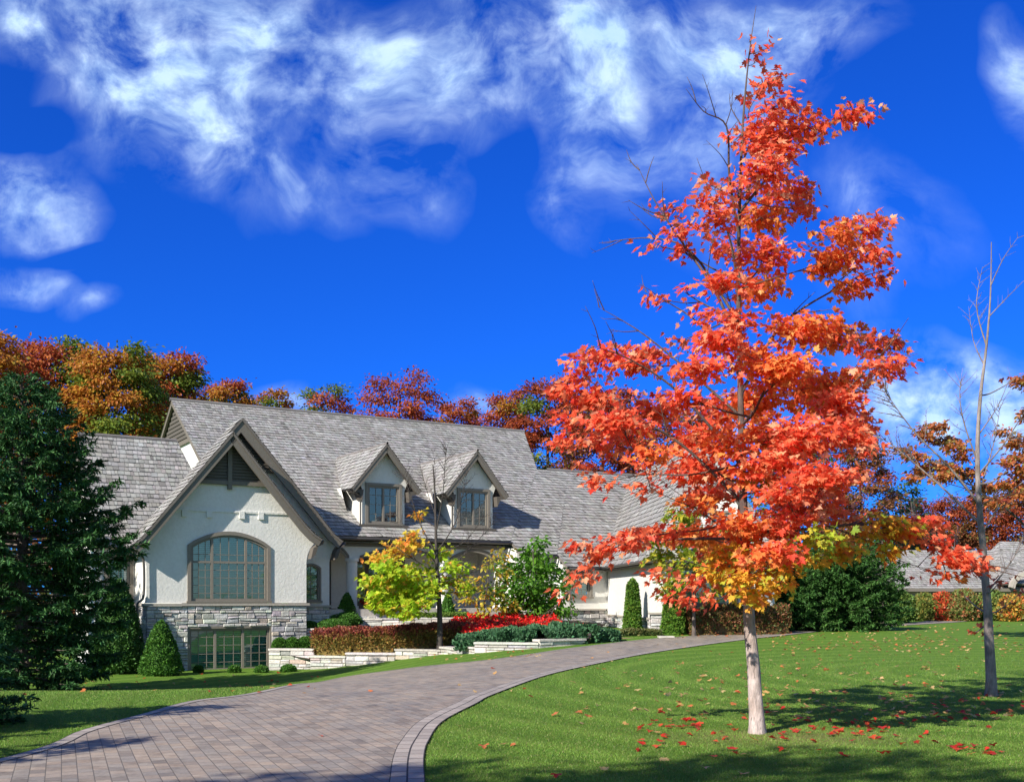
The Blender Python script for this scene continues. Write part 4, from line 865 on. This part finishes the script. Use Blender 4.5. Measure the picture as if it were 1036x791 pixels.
# --- shrubs, hedges
def shrub(name, label, cat, base, rfun, h, pal, size, n, m=None, group=None, ax_up=.5, core=True, sx=1.0, sy=1.0, shape=OVAL, rough=.10, rot=0):
    """rfun(t): radius at height fraction t"""
    base = Vector(base); t = rng.random(n)**.9; r = np.array([rfun(x) for x in t]); rm = max(rfun(x) for x in np.linspace(0, 1, 20)); keep = rng.random(n) < np.clip(r/rm+.08, 0, 1)
    t, r = t[keep], r[keep]; a = rng.random(len(t))*2*math.pi
    lump = 1+rough*(.5*np.sin(a*5+base.x*3)*np.cos(t*11+2*np.sin(a*2))+.35*np.sin(a*9-t*5+base.y)*np.sin(t*19+a*3)+.3*np.sin(a*14+t*7)*np.sin(t*31))
    rr = r*lump*(1.02-.22*rng.random(len(t))**2)
    ca, sa = np.cos(a), np.sin(a); cr, sr = math.cos(rot), math.sin(rot)
    x, y = rr*ca*sx, rr*sa*sy; px, py = x*cr-y*sr, x*sr+y*cr
    ps = np.stack([px, py, t*h*(1+rng.normal(0, .008, len(t)))], 1)
    slope_ = np.array([(rfun(min(1, q+.02))-rfun(max(0, q-.02)))/.04/h for q in t])
    nx, ny = ca/sx, sa/sy; nrm_ = np.stack([nx*cr-ny*sr, nx*sr+ny*cr, -slope_], 1); nrm_ /= np.linalg.norm(nrm_, axis=1, keepdims=True)
    ax = nrm_*.8+rng.normal(0, .45, ps.shape); ax[:, 2] += ax_up; nv = nrm_+rng.normal(0, .6, ps.shape)
    ex = MB()
    if core:
        K1, K2 = 9, 14
        for i in range(K1+1):
            for k in range(K2):
                al = 2*math.pi*k/K2; q = .84*rfun(i/K1); x, y = q*math.cos(al)*sx, q*math.sin(al)*sy; ex.v.append((x*cr-y*sr, x*sr+y*cr, i/K1*h*.95))
        for i in range(K1):
            for k in range(K2): k2 = (k+1) % K2; ex.f.append((i*K2+k, i*K2+k2, (i+1)*K2+k2, (i+1)*K2+k)); ex.t.append(pal[0][1])
    lo = leaves(name, ps, ax, nv, size*rng.uniform(.7, 1.3, len(ps)), pick(pal, len(ps), .16), shape, m or HEDGE, None, base, extra=ex)

    return tag(lo, label, cat, group)

YEWP = [(3,(.042,.115,.024)),(3,(.06,.15,.03)),(1,(.08,.18,.04)),(1,(.028,.075,.018))]
BOXP = [(3,(.055,.15,.018)),(3,(.075,.19,.025)),(1,(.10,.24,.035)),(1,(.04,.10,.015))]
THUP = [(3,(.08,.17,.02)),(3,(.11,.22,.025)),(1,(.17,.24,.03)),(1,(.05,.11,.018))]
cone = lambda r, p=.75, b=.12: (lambda t: r*((1-t)**p)*(min(1, (t+.02)/b)**.5 if t < b else 1))
egg = lambda r: (lambda t: r*math.sin(math.pi*min(.999, .14+.86*t)**.8)**.55)
dome = lambda r: (lambda t: r*math.sqrt(max(0, 1-max(0, (t-.25)/.75)**2.2))*(min(1, .75+t)))
box_ = lambda r: (lambda t: r*(1-max(0, (t-.8)/.2)**3*.6)*(min(1, .9+t*.3)))
def at(px, Y, z=None): p = P(px, CY, Y); p.z = float(terrain(p.x, Y)) if z is None else z; return p
shrub('cone_shrub', 'rounded cone-shaped evergreen shrub against the stone corner', 'shrub', at(163,38.1)-Vector((0,0,.05)), cone(.78,.62), 1.95, BOXP[:3]+YEWP[:1], .075, 9000, NEEDLE)
shrub('evergreen_shrub', 'tall dark evergreen shrub between the spruce and the downspout', 'shrub', at(119,39.2)-Vector((0,0,.05)), cone(1.05,.55), 3.4, BOXP[3:]+YEWP, .09, 13000, NEEDLE)
shrub('cone_shrub', 'neat green cone shrub standing before the porch column', 'shrub', at(351,45.2,.55), cone(.52,.7), 1.25, BOXP, .07, 4500, NEEDLE)
shrub('cone_shrub', 'small dark green cone under the porch, right of the half bare tree trunk', 'shrub', at(453,47,.7), cone(.38,.7), 1.1, BOXP, .07, 2500, NEEDLE)
shrub('columnar_arborvitae', 'slender column arborvitae on the bright left wall of the wing', 'shrub', at(640,41.8), lambda t: .36*(1-t*.55)*(1 if t < .9 else (1-(t-.9)*8)), 2.05, THUP, .08, 7000, NEEDLE, 'arborvitae columns at the garage wing')
shrub('columnar_arborvitae', 'bushy arborvitae column at the wing corner under the maple', 'shrub', at(681,40.6), lambda t: .45*(1-t*.5)*(1 if t < .9 else (1-(t-.9)*8)), 1.75, THUP, .08, 7000, NEEDLE, 'arborvitae columns at the garage wing')
spruce_later = [(846,44.5,3.3,2.35,'wide dark bushy evergreen below the maple, right of the garage wing',31),(812,43.6,2.3,1.3,'smaller dark evergreen tucked between garage wing and the wide evergreen',32)]
G_BOX = 'clipped boxwood balls on the terraces'
boxl = [('first boxwood from the window on the lowest stone wall',276,290,645,41.5,-.38),('middle boxwood on the lowest stone wall',288,303,644.5,41.6,-.38),('boxwood next to the bronze hedge on the lowest wall',301,318,643.5,41.8,-.36),
 ('left boxwood mound on the middle stone wall',299,323,628,43.9,.28),('right, wider boxwood mound on the middle stone wall',320,355,626,43.8,.30),('highest boxwood mound, directly below the porch cone shrub',331,365,619.5,44.9,.50)]
for lb, a, b, top, Y, z in boxl:
    r = (b-a)/2/FPX*Y; hh = EYE+(CY-top)/FPX*Y-z
    shrub('boxwood', lb, 'shrub', at((a+b)/2, Y, z-.03), dome(r*1.02), max(.35, hh), BOXP, .065, 5000, group=G_BOX, sy=.85)
for lb, px, py, r in (('tiny green clump at the left foot of the basement window',205,679,.16),('small green clump below the basement window centre',241,679,.21),('small green clump below the right end of the basement window',268,679,.24),('low green clump at the foot of the lowest garden wall',298,677.5,.28)):
    g = G(px, py); shrub('low_shrub', lb, 'shrub', (g.x, min(g.y, 39.6), g.z-.04), dome(r), .28, BOXP, .06, 1200, group='small clumps along the stone foundation')
shrub('heather', 'small reddish pink plant at the top of the boxwood terrace', 'plant', at(339,45.3,.75), dome(.33), .36, [(2,(.35,.10,.07)),(2,(.45,.16,.08)),(1,(.15,.14,.04))], .07, 1500)
def hedge(name, label, cat, pts, wd, pal, palt, size, per_m, kind=None, group=None, lump=.1, m=None):
    """pts: (world point with z at its foot, height)"""
    base = Vector(pts[0][0]); ps, ax, nv, ti = [], [], [], []; ex = MB()
    for (a, h0), (b, h1) in zip(pts[:-1], pts[1:]):
        a, b = Vector(a)-base, Vector(b)-base; L = (b-a).length; d = (b-a).normalized(); s_ = Vector((-d.y, d.x, 0)).normalized(); n = int(L*per_m)
        u = rng.uniform(-.06/L, 1+.06/L, n); th_ = rng.uniform(-.15, math.pi+.15, n)
        cs, sn = np.cos(th_), np.sin(th_); q = 1.02-.2*rng.random(n)**2
        ex_ = np.sign(cs)*np.abs(cs)**.55*wd/2*q; hz = np.abs(sn)**.45*np.sign(sn)*q; hh = h0+(h1-h0)*u
        w1 = 1+lump*np.sin(u*L*4.1+a.x*3)*np.sin(th_*2+u*L*2.3)+lump*.6*np.sin(u*L*9.7)*np.sin(math.pi*np.clip(u,0,1))
        p = np.array(a)[None]+np.array(b-a)[None]*u[:, None]+np.array(s_)[None]*(ex_*w1)[:, None]; p[:, 2] += np.clip(hz, 0, 2)*hh*w1
        nr = np.array(s_)[None]*cs[:, None]+np.array([0,0,1])[None]*sn[:, None]
        ps.append(p); ax.append(nr+rng.normal(0, .5, p.shape)+[0,0,.4]); nv.append(nr+rng.normal(0, .6, p.shape))
        f = np.clip((hz-.62)*4, 0, 1)[:, None]; tp = rng.random((n, 1)) < f; ti.append(np.where(tp, pick(palt, n, .15), pick(pal, n, .15)))
        for (p0, p1, h_0, h_1) in ((a, b, h0*.86, h1*.86),):
            w_ = wd*.40; c0 = [p0+s_*w_, p0-s_*w_, p0-s_*w_+Vector((0,0,h_0)), p0+s_*w_+Vector((0,0,h_0))]; c1 = [p1+s_*w_, p1-s_*w_, p1-s_*w_+Vector((0,0,h_1)), p1+s_*w_+Vector((0,0,h_1))]
            for i in range(4): ex.face([c0[i], c0[(i+1)%4], c1[(i+1)%4], c1[i]], pal[0][1])
    return tag(leaves(name, np.vstack(ps), np.vstack(ax), np.vstack(nv), size*rng.uniform(.7, 1.3, sum(len(q) for q in ps)), np.vstack(ti), OVAL, m or HEDGE, None, base, extra=ex), label, cat, group, kind)
BAR = [(3,(.24,.17,.045)),(2,(.33,.21,.05)),(1.5,(.17,.17,.04)),(1,(.34,.15,.06))]; BART = [(3,(.26,.06,.045)),(2,(.19,.045,.04)),(2,(.34,.14,.06))]
hedge('barberry_hedge', 'long bronze hedge with dark maroon top in front of the porch', 'hedge', [(at(322,41.2,-.62),1.02),(at(360,40.7,-.55),1.0),(at(400,40.6,-.45),.95),(at(440,40.9,-.32),.92),(at(476,41.6,-.2),.80)], 1.0, BAR, BART, .10, 3400, lump=.05)
hedge('boxwood_hedge', 'narrow clipped green hedge on the upper stone wall along the porch', 'hedge', [(at(362,46.2,.62),.28),(at(420,46.5,.62),.30),(at(472,46.7,.62),.34)], .6, [(2,(.10,.17,.03)),(2,(.14,.20,.04))], [(2,(.15,.24,.04))], .07, 2400, lump=.03)
JUN = [(3,(.045,.12,.05)),(3,(.06,.15,.07)),(1,(.09,.18,.09))]
hedge('juniper', 'low blue-green juniper bank between red flowers and driveway', 'shrub', [(at(472,37.6,-.12),.40),(at(510,37.2,.0),.46),(at(545,37.0,.05),.52),(at(580,37.4,.08),.50),(at(604,38.2,.10),.34)], 2.1, JUN, JUN, .13, 3600, lump=.16, m=NEEDLE)
FLR = [(4,(.80,.02,.015)),(2,(.65,.012,.015)),(1,(.85,.06,.03)),(.8,(.06,.12,.02))]
n = 14000; u, v = rng.random(n), rng.random(n)
Yf = 39.6+v*6.2; pxf = 466+u*118+(1-v)*(u-.5)*24-v*6; keep = (v > .30*(u < .10)) & ((v < .95-.7*(u > .85)*1.0)); keep &= ~((u < .12) & (v > .75)); pxf, Yf = pxf[keep], Yf[keep]
zf = .16+(Yf-39.6)/6.2*.52; X = (pxf-CX)/FPX*Yf; hh = .22+.10*np.sin(X*5)*np.sin(Yf*4); zz = zf+hh*rng.random(len(X))**.4+.05
ps = np.stack([X, Yf, zz], 1)-[0, 45, 0]; nv = rng.normal(0, .4, ps.shape)+[0,-.3,1]
o = leaves('flower_bed', ps, rng.normal(0, 1, ps.shape)+[0,0,.3], nv, rng.uniform(.07, .15, len(ps)), pick(FLR, len(ps), .15), OVAL, HEDGE, None, (0,45,0)); tag(o, 'mass of bright red flowers around the foot of the green tree', 'flowers', kind='stuff')
RB = [(2,(.16,.10,.035)),(2,(.22,.08,.04)),(2,(.09,.12,.03))]
hedge('low_hedge', 'brownish red hedge along the garage wing window', 'hedge', [(at(694,40.4,.22),1.0),(at(740,40.6,.25),1.02),(at(792,41.2,.28),.98)], 1.1, RB, RB, .10, 2600)
hedge('ground_juniper', 'flat olive plants between the two stone steps', 'plant', [(at(612,40.0,.12),.26),(at(640,40.0,.15),.28),(at(665,40.1,.2),.2)], .9, [(2,(.07,.11,.03)),(1,(.13,.13,.04))], [(1,(.12,.13,.04))], .08, 1800)
HG = 'shrubs in front of the neighbour house'
hg = [(912,600,22,'round green shrub, leftmost before the neighbour roof',[(2,(.09,.16,.03)),(1,(.14,.20,.04))]),(935,601,20,'olive green shrub between the green and the red one',[(2,(.14,.19,.04)),(1,(.25,.22,.05))]),(953,600,22,'bright red-orange shrub below the neighbour roof',[(3,(.55,.07,.03)),(1,(.45,.14,.04)),(1,(.12,.14,.03))]),
 (975,597,26,'taller brownish olive shrub right of the red one',[(2,(.20,.17,.05)),(2,(.13,.18,.04)),(1,(.35,.12,.05))]),(1003,598,26,'green shrub just behind the bare tree trunk',[(2,(.12,.19,.04)),(1,(.22,.22,.05))]),(1024,602,22,'yellow and orange shrub at the right edge of the picture',[(2,(.55,.30,.05)),(1,(.50,.13,.04)),(2,(.18,.20,.04))]),(1046,598,30,'green shrub cut by the right edge of the picture',[(2,(.10,.17,.03)),(1,(.4,.2,.05))])]
for px, top, wd, lb, pal in hg:
    Y = 62+random.uniform(-1,1); r = wd/2/FPX*Y*1.25; z = .25; shrub('garden_shrub', lb, 'shrub', at(px, Y, z), dome(r), EYE+(CY-top)/FPX*Y-z, pal, .16, 3500, group=HG, rough=.2)

# --- conifers
def spruce(name, label, base, H, Rb, n_br, pal, nl=.15, skirt=.2, seed=3, group=None, dens=1.0, droop=.25, power=.85, tr=.16, prof=None):
    rs = np.random.default_rng(seed); base = Vector(base); root = empty(name, base, label, 'conifer', group)
    wood = MB(); wood.tube([(0,0,-.15),(0,0,H*.5),(0,0,H)], tr, .02, 8, BARKT['mid']); PS, AX, NV = [], [], []
    for k in range(n_br):
        f = (k+rs.random())/n_br; z = skirt+(H-skirt)*f**.95; az = k*2.399+rs.normal(0, .2); L = (Rb*(1-f)**power if prof is None else Rb*float(np.interp(f, *prof)))*rs.uniform(.78, 1.12)+.12
        d = np.array([math.cos(az), math.sin(az), 0]); side = np.array([-d[1], d[0], 0]); up = .55*f-.05
        m = 7; s = np.linspace(0, 1, m+1); pth = np.array([0,0,z])+d*(L*s)[:, None]; pth[:, 2] += L*(up*s-droop*s**1.5+.18*s**3)
        wood.tube([Vector(p) for p in pth], .012+.009*L, .004, 4, BARKT['mid'])
        nt = max(4, int(L*9*dens)); tt_ = np.sqrt(rs.uniform(.04, 1.0, nt)); 
        for tq in tt_:
            c = np.array([np.interp(tq, s, pth[:, i]) for i in range(3)]); sg = rs.choice([-1, 1]); tl = (.16+.36*L*(1-tq))*rs.uniform(.6, 1.1)
            tl = min(tl, 1.0); td = d*.75+side*sg*rs.uniform(.5, 1.0); td[2] += rs.uniform(-.35, .1); td /= np.linalg.norm(td)
            nb = max(4, int(tl*46*dens)); q = rs.random(nb); pp = c+td*(tl*q)[:, None]; pp[:, 2] -= .12*tl*q**2
            ax = td*.8+rs.normal(0, .5, (nb, 3)); ax[:, 2] += .12; PS.append(pp); AX.append(ax); NV.append(rs.normal(0, .5, (nb, 3))+[0,0,1])
    wood.build('trunk', BARK, root); PS = np.vstack(PS)
    leaves('crown', PS, np.vstack(AX), np.vstack(NV), nl*rs.uniform(.6, 1.25, len(PS)), pick(pal, len(PS), .2), [(0,0),(.16,.4),(0,1.0)], NEEDLE, root, fold=.4)
    return root
SPR = [(3,(.036,.105,.032)),(3,(.052,.14,.04)),(1,(.08,.18,.055)),(1,(.024,.07,.024))]
g = at(22, 29.5); spruce('spruce_tree', 'large dark green spruce at the left edge of the house', g, EYE+(CY-380)/FPX*29.5-g.z, 3.75, 230, SPR, .15, .25, 5, dens=1.3, droop=.22, tr=.2, prof=([0,.15,.28,.42,.5,.62,.75,.9,1],[.62,.66,.70,.86,.74,.54,.44,.24,.03]))
g = at(-62, 37.0); spruce('spruce_tree', 'second dark spruce cut by the left picture edge', g, 9.2, 3.8, 130, SPR, .17, .3, 9, droop=.22, power=.75)
g = at(-122, 12.9); spruce('young_spruce', 'small spruce whose dark branch tips show at the left picture edge', g, 2.5, 1.62, 90, SPR, .09, .1, 11, dens=1.9, power=.7, tr=.06)
g = at(893, 56); spruce('spruce_tree', 'dark green spruce between the wide evergreen and the neighbour roof', g, 5.4, 1.7, 80, YEWP, .2, .2, 12)

for px, Y, H_, R_, lb, sd in spruce_later:
    spruce('dwarf_conifer', lb, at(px, Y), H_, R_, 170, YEWP, .13, .08, sd, dens=1.5, droop=.18, tr=.08, prof=([0,.2,.5,.75,.92,1],[.88,1,.92,.72,.42,.15]))
# --- trees behind the house
def back_tree(label, px, top, wpx, Y, pal, seed, name='autumn_tree', n=30, leafn=190, size=.30, low=.30, bark='dark', zb=.3, group='autumn trees behind the house'):
    random.seed(seed); b = P(px, CY, Y); b.z = zb; H = EYE+(CY-top)/FPX*Y-zb; Rw = wpx/2/FPX*Y
    trk = [b, b+Vector((.1*Rw,0,H*.35)), b+Vector((-.05*Rw,0,H*.65)), b+Vector((0,0,H*.90))]; bl = []
    for k in range(n):
        a = k*2.399; f = (k+.5)/n; z = low+(1.0-low)*f**.8; prof = math.sin(math.pi*min(.93, max(.07, (z-low+.12)/(1.08-low+.12))))**.5
        rr = Rw*prof*math.sqrt(random.uniform(.25, 1)); s = Rw*random.uniform(.24, .36); c = b+Vector((rr*math.cos(a), rr*math.sin(a), H*z-s*.3))
        p1 = pal[random.randrange(len(pal))]; bl.append((c, s, s*random.uniform(.45, .65), p1, int(leafn*random.uniform(.7, 1.2))))
    return tree(name, label, 'tree', trk, .32*H/16, .04, bl, OVAL, size, bark=bark, group=group, spray=.34, perspray=7, limb_r=.45, flat=.45, sides=8)
c_red = [(3,(.42,.075,.03)),(2,(.50,.13,.035)),(1,(.30,.05,.03))]; c_or = [(3,(.52,.20,.035)),(2,(.45,.13,.03)),(1,(.50,.28,.04))]
c_gr = [(3,(.17,.20,.03)),(2,(.26,.25,.035)),(1,(.11,.15,.025))]; c_dk = [(3,(.34,.055,.026)),(2,(.44,.085,.03)),(1,(.22,.06,.03))]; c_mv = [(3,(.36,.12,.055)),(2,(.28,.09,.045)),(1,(.17,.15,.04))]; c_pine = [(3,(.09,.16,.08)),(2,(.13,.20,.09))]
for i, a in enumerate([
 ('orange and rust oak at the far left behind the spruce',-20,338,110,60,[c_red,c_or,c_or]),('rust red oak behind the left end of the ridge, left of the golden one',55,345,100,66,[c_red,c_or,c_gr]),
 ('golden green oak rising above the left wing roof',118,350,90,62,[c_gr,c_or,c_or,c_gr]),('orange-tipped oak directly left of the tall roof',172,358,84,68,[c_or,c_gr,c_red]),
 ('low green and red treetop just over the left ridge end',230,396,64,84,[c_gr,c_red,c_or]),('small mixed treetop between the first and second gap in the ridge trees',275,404,50,88,[c_gr,c_or,c_red]),
 ('olive and rose treetop above the ridge, left of the broad red crown',330,400,64,84,[c_gr,c_red]),('broad red treetop above the middle of the ridge',405,386,92,82,[c_red,c_red,c_dk]),
 ('low red treetop over the right dormer',462,414,60,88,[c_red,c_or]),('orange red treetop at the right ridge end',514,406,56,84,[c_red,c_or]),
 ('olive and maroon tree behind the step in the roof',556,392,74,76,[c_dk,c_gr,c_dk]),('dark maroon tree above the lower roof, left of the maple crown',612,405,90,72,[c_dk,c_dk,c_mv]),
 ('maroon tree mostly hidden by the maple, left of its trunk',690,420,100,80,[c_dk,c_mv]),('dull red and green tree hidden right of the maple trunk',805,450,90,92,[c_mv,c_gr,c_pine]),
 ('mauve brown tree showing right of the maple crown',872,452,66,90,[c_mv,c_mv,c_red]),('low mauve red tree behind the neighbour roof',945,512,70,100,[c_mv,c_dk]),
 ('dull red tree behind the bare tree trunk',1000,508,70,98,[c_mv,c_red]),('dark red tree cut by the right picture edge',1050,490,80,96,[c_mv,c_dk])]):
    lb, px, top, wp, Y, pal = a; top -= 8 if px > 200 else -3; pal = [[(w_, (c_[0]*1.02, c_[1]*1.22, c_[2]*1.15)) for w_, c_ in pp] for pp in pal]; back_tree(lb, px, top, wp, Y, pal, 100+i, leafn=560 if px < 260 else 400, size=.225, n=48 if px < 200 else 40, low=.34 if px < 260 else .2)
back_tree('pale blue-green pine beyond the neighbour roof', 912, 487, 54, 96, [c_pine], 131, 'pine_tree', n=24, leafn=120)
# brown oak leaning in from the right edge
OY = 34.0; ob = at(1065, OY); OB = [(3,(.48,.17,.06)),(2,(.58,.24,.08)),(1.5,(.34,.27,.07)),(1.5,(.60,.16,.06))]
olist = [(945,432,12,5),(938,440,9,5),(958,446,11,5),(966,452,10,5),(928,462,11,5),(915,455,7,4),(945,470,14,5),(962,474,12,5),(980,480,12,5),(952,482,14,4),(1003,492,16,6),(1022,490,12,5),(935,476,9,4),(1000,506,12,4),(1028,466,12,7),(1036,478,10,6),(1030,448,10,6),(1036,388,8,7),(1045,420,12,9),(1015,437,7,3),(1060,450,20,16),(1085,430,26,20),(1075,400,24,16),(1050,500,18,8),(1090,480,24,14),(1012,508,9,4),(924,482,8,3),(975,462,8,4)]
bl = [(P(a, b, OY+random.uniform(-1.2, 1.2)), c/FPX*OY, d/FPX*OY, OB, int(c*d*3.6)+24) for a, b, c, d in olist]
ol = [[P(a, b, OY) for a, b in pl] for pl in ([(1062,575),(1035,530),(1008,508),(985,492),(962,462),(944,438)],[(1010,510),(985,497),(955,488),(925,480)],[(1062,560),(1050,500),(1035,470),(1030,450)],[(985,492),(960,480),(935,465),(915,456)],[(1062,540),(1040,510),(1015,497)])]
tree('oak_tree', 'brown-leaved oak reaching in from the right edge behind the bare tree', 'tree', [ob, P(1064,600,OY), P(1062,540,OY), P(1066,470,OY), P(1072,400,OY)], .30, .06, bl, OVAL, .15, bark='dark', bare=ol, spray=.13, perspray=9, flat=.35)
# far woodland beyond
n = 26000; X = rng.uniform(-110, 150, n); Yw = rng.uniform(100, 116, n); top = 6.5+2.2*np.sin(X*.21)+1.5*np.sin(X*.57+2)+1.0*np.sin(X*1.3); zw = rng.random(n)**.8*top+.1
palw = [(3,(.06,.10,.03)),(2,(.12,.12,.035)),(2,(.20,.07,.04)),(1,(.26,.14,.04))]
o = leaves('woodland', np.stack([X, Yw-108, zw], 1), rng.normal(0, 1, (n, 3))-[0,0,.4], rng.normal(0, 1, (n, 3))+[0,-.5,.5], rng.uniform(.6, 1.3, n), pick(palw, n, .25), OVAL, LEAF, None, (0,108,0)); tag(o, 'distant belt of mixed autumn woodland behind everything', 'woodland', kind='stuff')

# --- trees outside the picture whose shade falls into it
def shade_tree(label, tx, ty, hc, r, n=14, seed=1, dens=150, name='autumn_tree'):
    """crown at height hc whose shade lands around (tx, ty)"""
    random.seed(seed); k = hc/math.tan(R(SUN_EL)); x, y = tx-k*math.cos(R(SUN_AZ)), ty-k*math.sin(R(SUN_AZ)); b = Vector((x, y, float(terrain(x, y)))); bl = []
    for i in range(n):
        a = i*2.399; rr = r*math.sqrt((i+.5)/n)*.8; bl.append((b+Vector((rr*math.cos(a), rr*math.sin(a), hc+random.uniform(-.5,.5)*r*.7)), r*.36, r*.28, c_red, dens))
    return tree(name, label, 'tree', [b, b+Vector((0,0,hc*.4)), b+Vector((0,0,hc*.75)), b+Vector((0,0,hc))], .2, .05, bl, OVAL, .30, group='trees behind the photographer', spray=.25, perspray=8, limb_r=.5)
shade_tree('autumn tree behind the camera shading the lawn foot', 1.9, 8.7, 11.5, 2.3, seed=41)
shade_tree('autumn tree behind the camera shading the right lawn corner', 6.4, 9.3, 12.0, 1.9, seed=42)
shade_tree('autumn tree behind the camera shading the driveway bottom', -1.6, 8.2, 10.5, 1.7, seed=43)
g = Vector((-17.5, 24.0, float(terrain(-17.5, 24.0)))); spruce('spruce_tree', 'tall narrow spruce outside the left edge, its shade lies along the lawn', g, 9.6, 1.5, 90, SPR, .17, .3, 21)
g = Vector((-8.7, 7.1, 0)); spruce('spruce_tree', 'low bushy spruce outside the left edge, nearest the camera', g, 4.4, 1.6, 90, SPR, .15, .2, 23)
g = Vector((-9.6, 9.9, 0)); spruce('spruce_tree', 'spruce outside the left edge shading the driveway corner', g, 5.3, 1.8, 100, SPR, .15, .2, 22)

# ------------------------------------------------------------------ grass and fallen leaves
def visible(x, y, m=.06): return np.abs(x/np.maximum(y, .1)) < (.475+m)
n = 620000; Yg = 9.2+(rng.random(n)**1.6)*26; Xg = (rng.random(n)*2-1)*.53*Yg; k = (~on_drive(Xg, Yg)) & (rng.random(n) < np.interp(Yg, [9,17,35], [1,.8,.0])); Xg, Yg = Xg[k], Yg[k]; zg = terrain(Xg, Yg)
n = len(Xg); axg = rng.normal(0, .45, (n, 3)); axg[:, 2] = 1; patch = .5+.5*np.sin(Xg*.9+np.sin(Yg*.7)*2)*np.sin(Yg*.8+Xg*.3)
GP = [(3,(.122,.235,.028)),(3,(.160,.280,.040)),(1,(.21,.28,.06)),(.6,(.32,.29,.12))]
o = leaves('grass', np.stack([Xg, Yg, zg-.004], 1), axg, rng.normal(0, 1, (n, 3)), rng.uniform(.014, .030, n)*np.interp(Yg, [9,25], [1,1.4]), pick(GP, n, .12)*(1+.17*np.sin(np.hypot(Xg-12.5, Yg-22.5)*2*math.pi/1.15+.8*np.sin(Xg*.4)))[:, None]*(.93+.12*patch)[:, None], [(0,0),(.10,.15),(0,1.0)], HEDGE, None); tag(o, 'short green lawn grass in the foreground', 'grass', kind='stuff')
L = []
def strew(n, x0, x1, y0, y1, pal, s=(.055,.095), f=None):
    px, py = rng.uniform(x0, x1, n), rng.uniform(y0, y1, n)
    for a, b in zip(px, py):
        if f is not None and rng.random() > f(a, b): continue
        g = G(a, b)
        if g.y < 75: L.append((g, pal, s))
LR = [(3,(.70,.05,.03)),(2,(.80,.12,.05)),(1,(.50,.04,.03))]; LY = [(3,(.75,.42,.16)),(2,(.80,.55,.25)),(2,(.72,.22,.08)),(1,(.55,.30,.10))]
strew(150, 640, 1010, 715, 768, LR, f=lambda a, b: math.exp(-((b-740)/22)**2)*(.9 if 660 < a < 960 else .4)); strew(26, 670, 710, 728, 738, LR); strew(36, 770, 900, 728, 748, LR); strew(16, 960, 1010, 755, 765, LR)
strew(760, 560, 1036, 640, 725, LY, f=lambda a, b: .15+.85*math.exp(-((a-830)/150)**2-((b-690)/35)**2)); strew(330, 780, 1036, 632, 660, LY); strew(60, 430, 760, 670, 790, LY+LR, f=lambda a, b: .5)
strew(120, 20, 330, 682, 705, LY+LR, f=lambda a, b: math.exp(-((b-(692+.0*a))/8)**2)); strew(60, 380, 560, 655, 668, LY); strew(70, 680, 800, 636, 646, LY); strew(16, 200, 760, 650, 760, LY+LR); strew(50, 900, 1036, 700, 730, LY+LR)
ps = np.array([tuple(g+Vector((0,0,.028))) for g, _, _ in L]); tin = np.vstack([pick(p, 1, .1) for _, p, _ in L]); sz = np.array([random.uniform(*s)*(1+.012*g.y) for g, _, s in L]); n = len(L)
ax = rng.normal(0, 1, (n, 3)); ax[:, 2] = rng.normal(0, .18, n); nv = rng.normal(0, .22, (n, 3)); nv[:, 2] = 1
o = leaves('fallen_leaves', ps, ax, nv, sz, tin, MAPLE, LEAF, None, fold=.2); tag(o, 'scattered red and yellow fallen leaves on lawn and driveway', 'fallen leaves', kind='stuff')
# small spotlight by the downspout
g = at(147, 38.4); sp = empty('garden_spotlight', g, 'tiny silver spotlight on the grass by the downspout', 'light')
MET = m_flat('spot_metal', (.45,.45,.47), .35, metal=.7)
mb = MB(); mb.tube([(0,0,-.05),(0,0,.12)], .015, n=6); mb.build('stake', MET, sp); mb = MB(); mb.tube([(0,.05,.12),(0,-.02,.2),(0,-.08,.24)], .05, .065, n=10); mb.build('lamp_head', MET, sp, smooth=True)
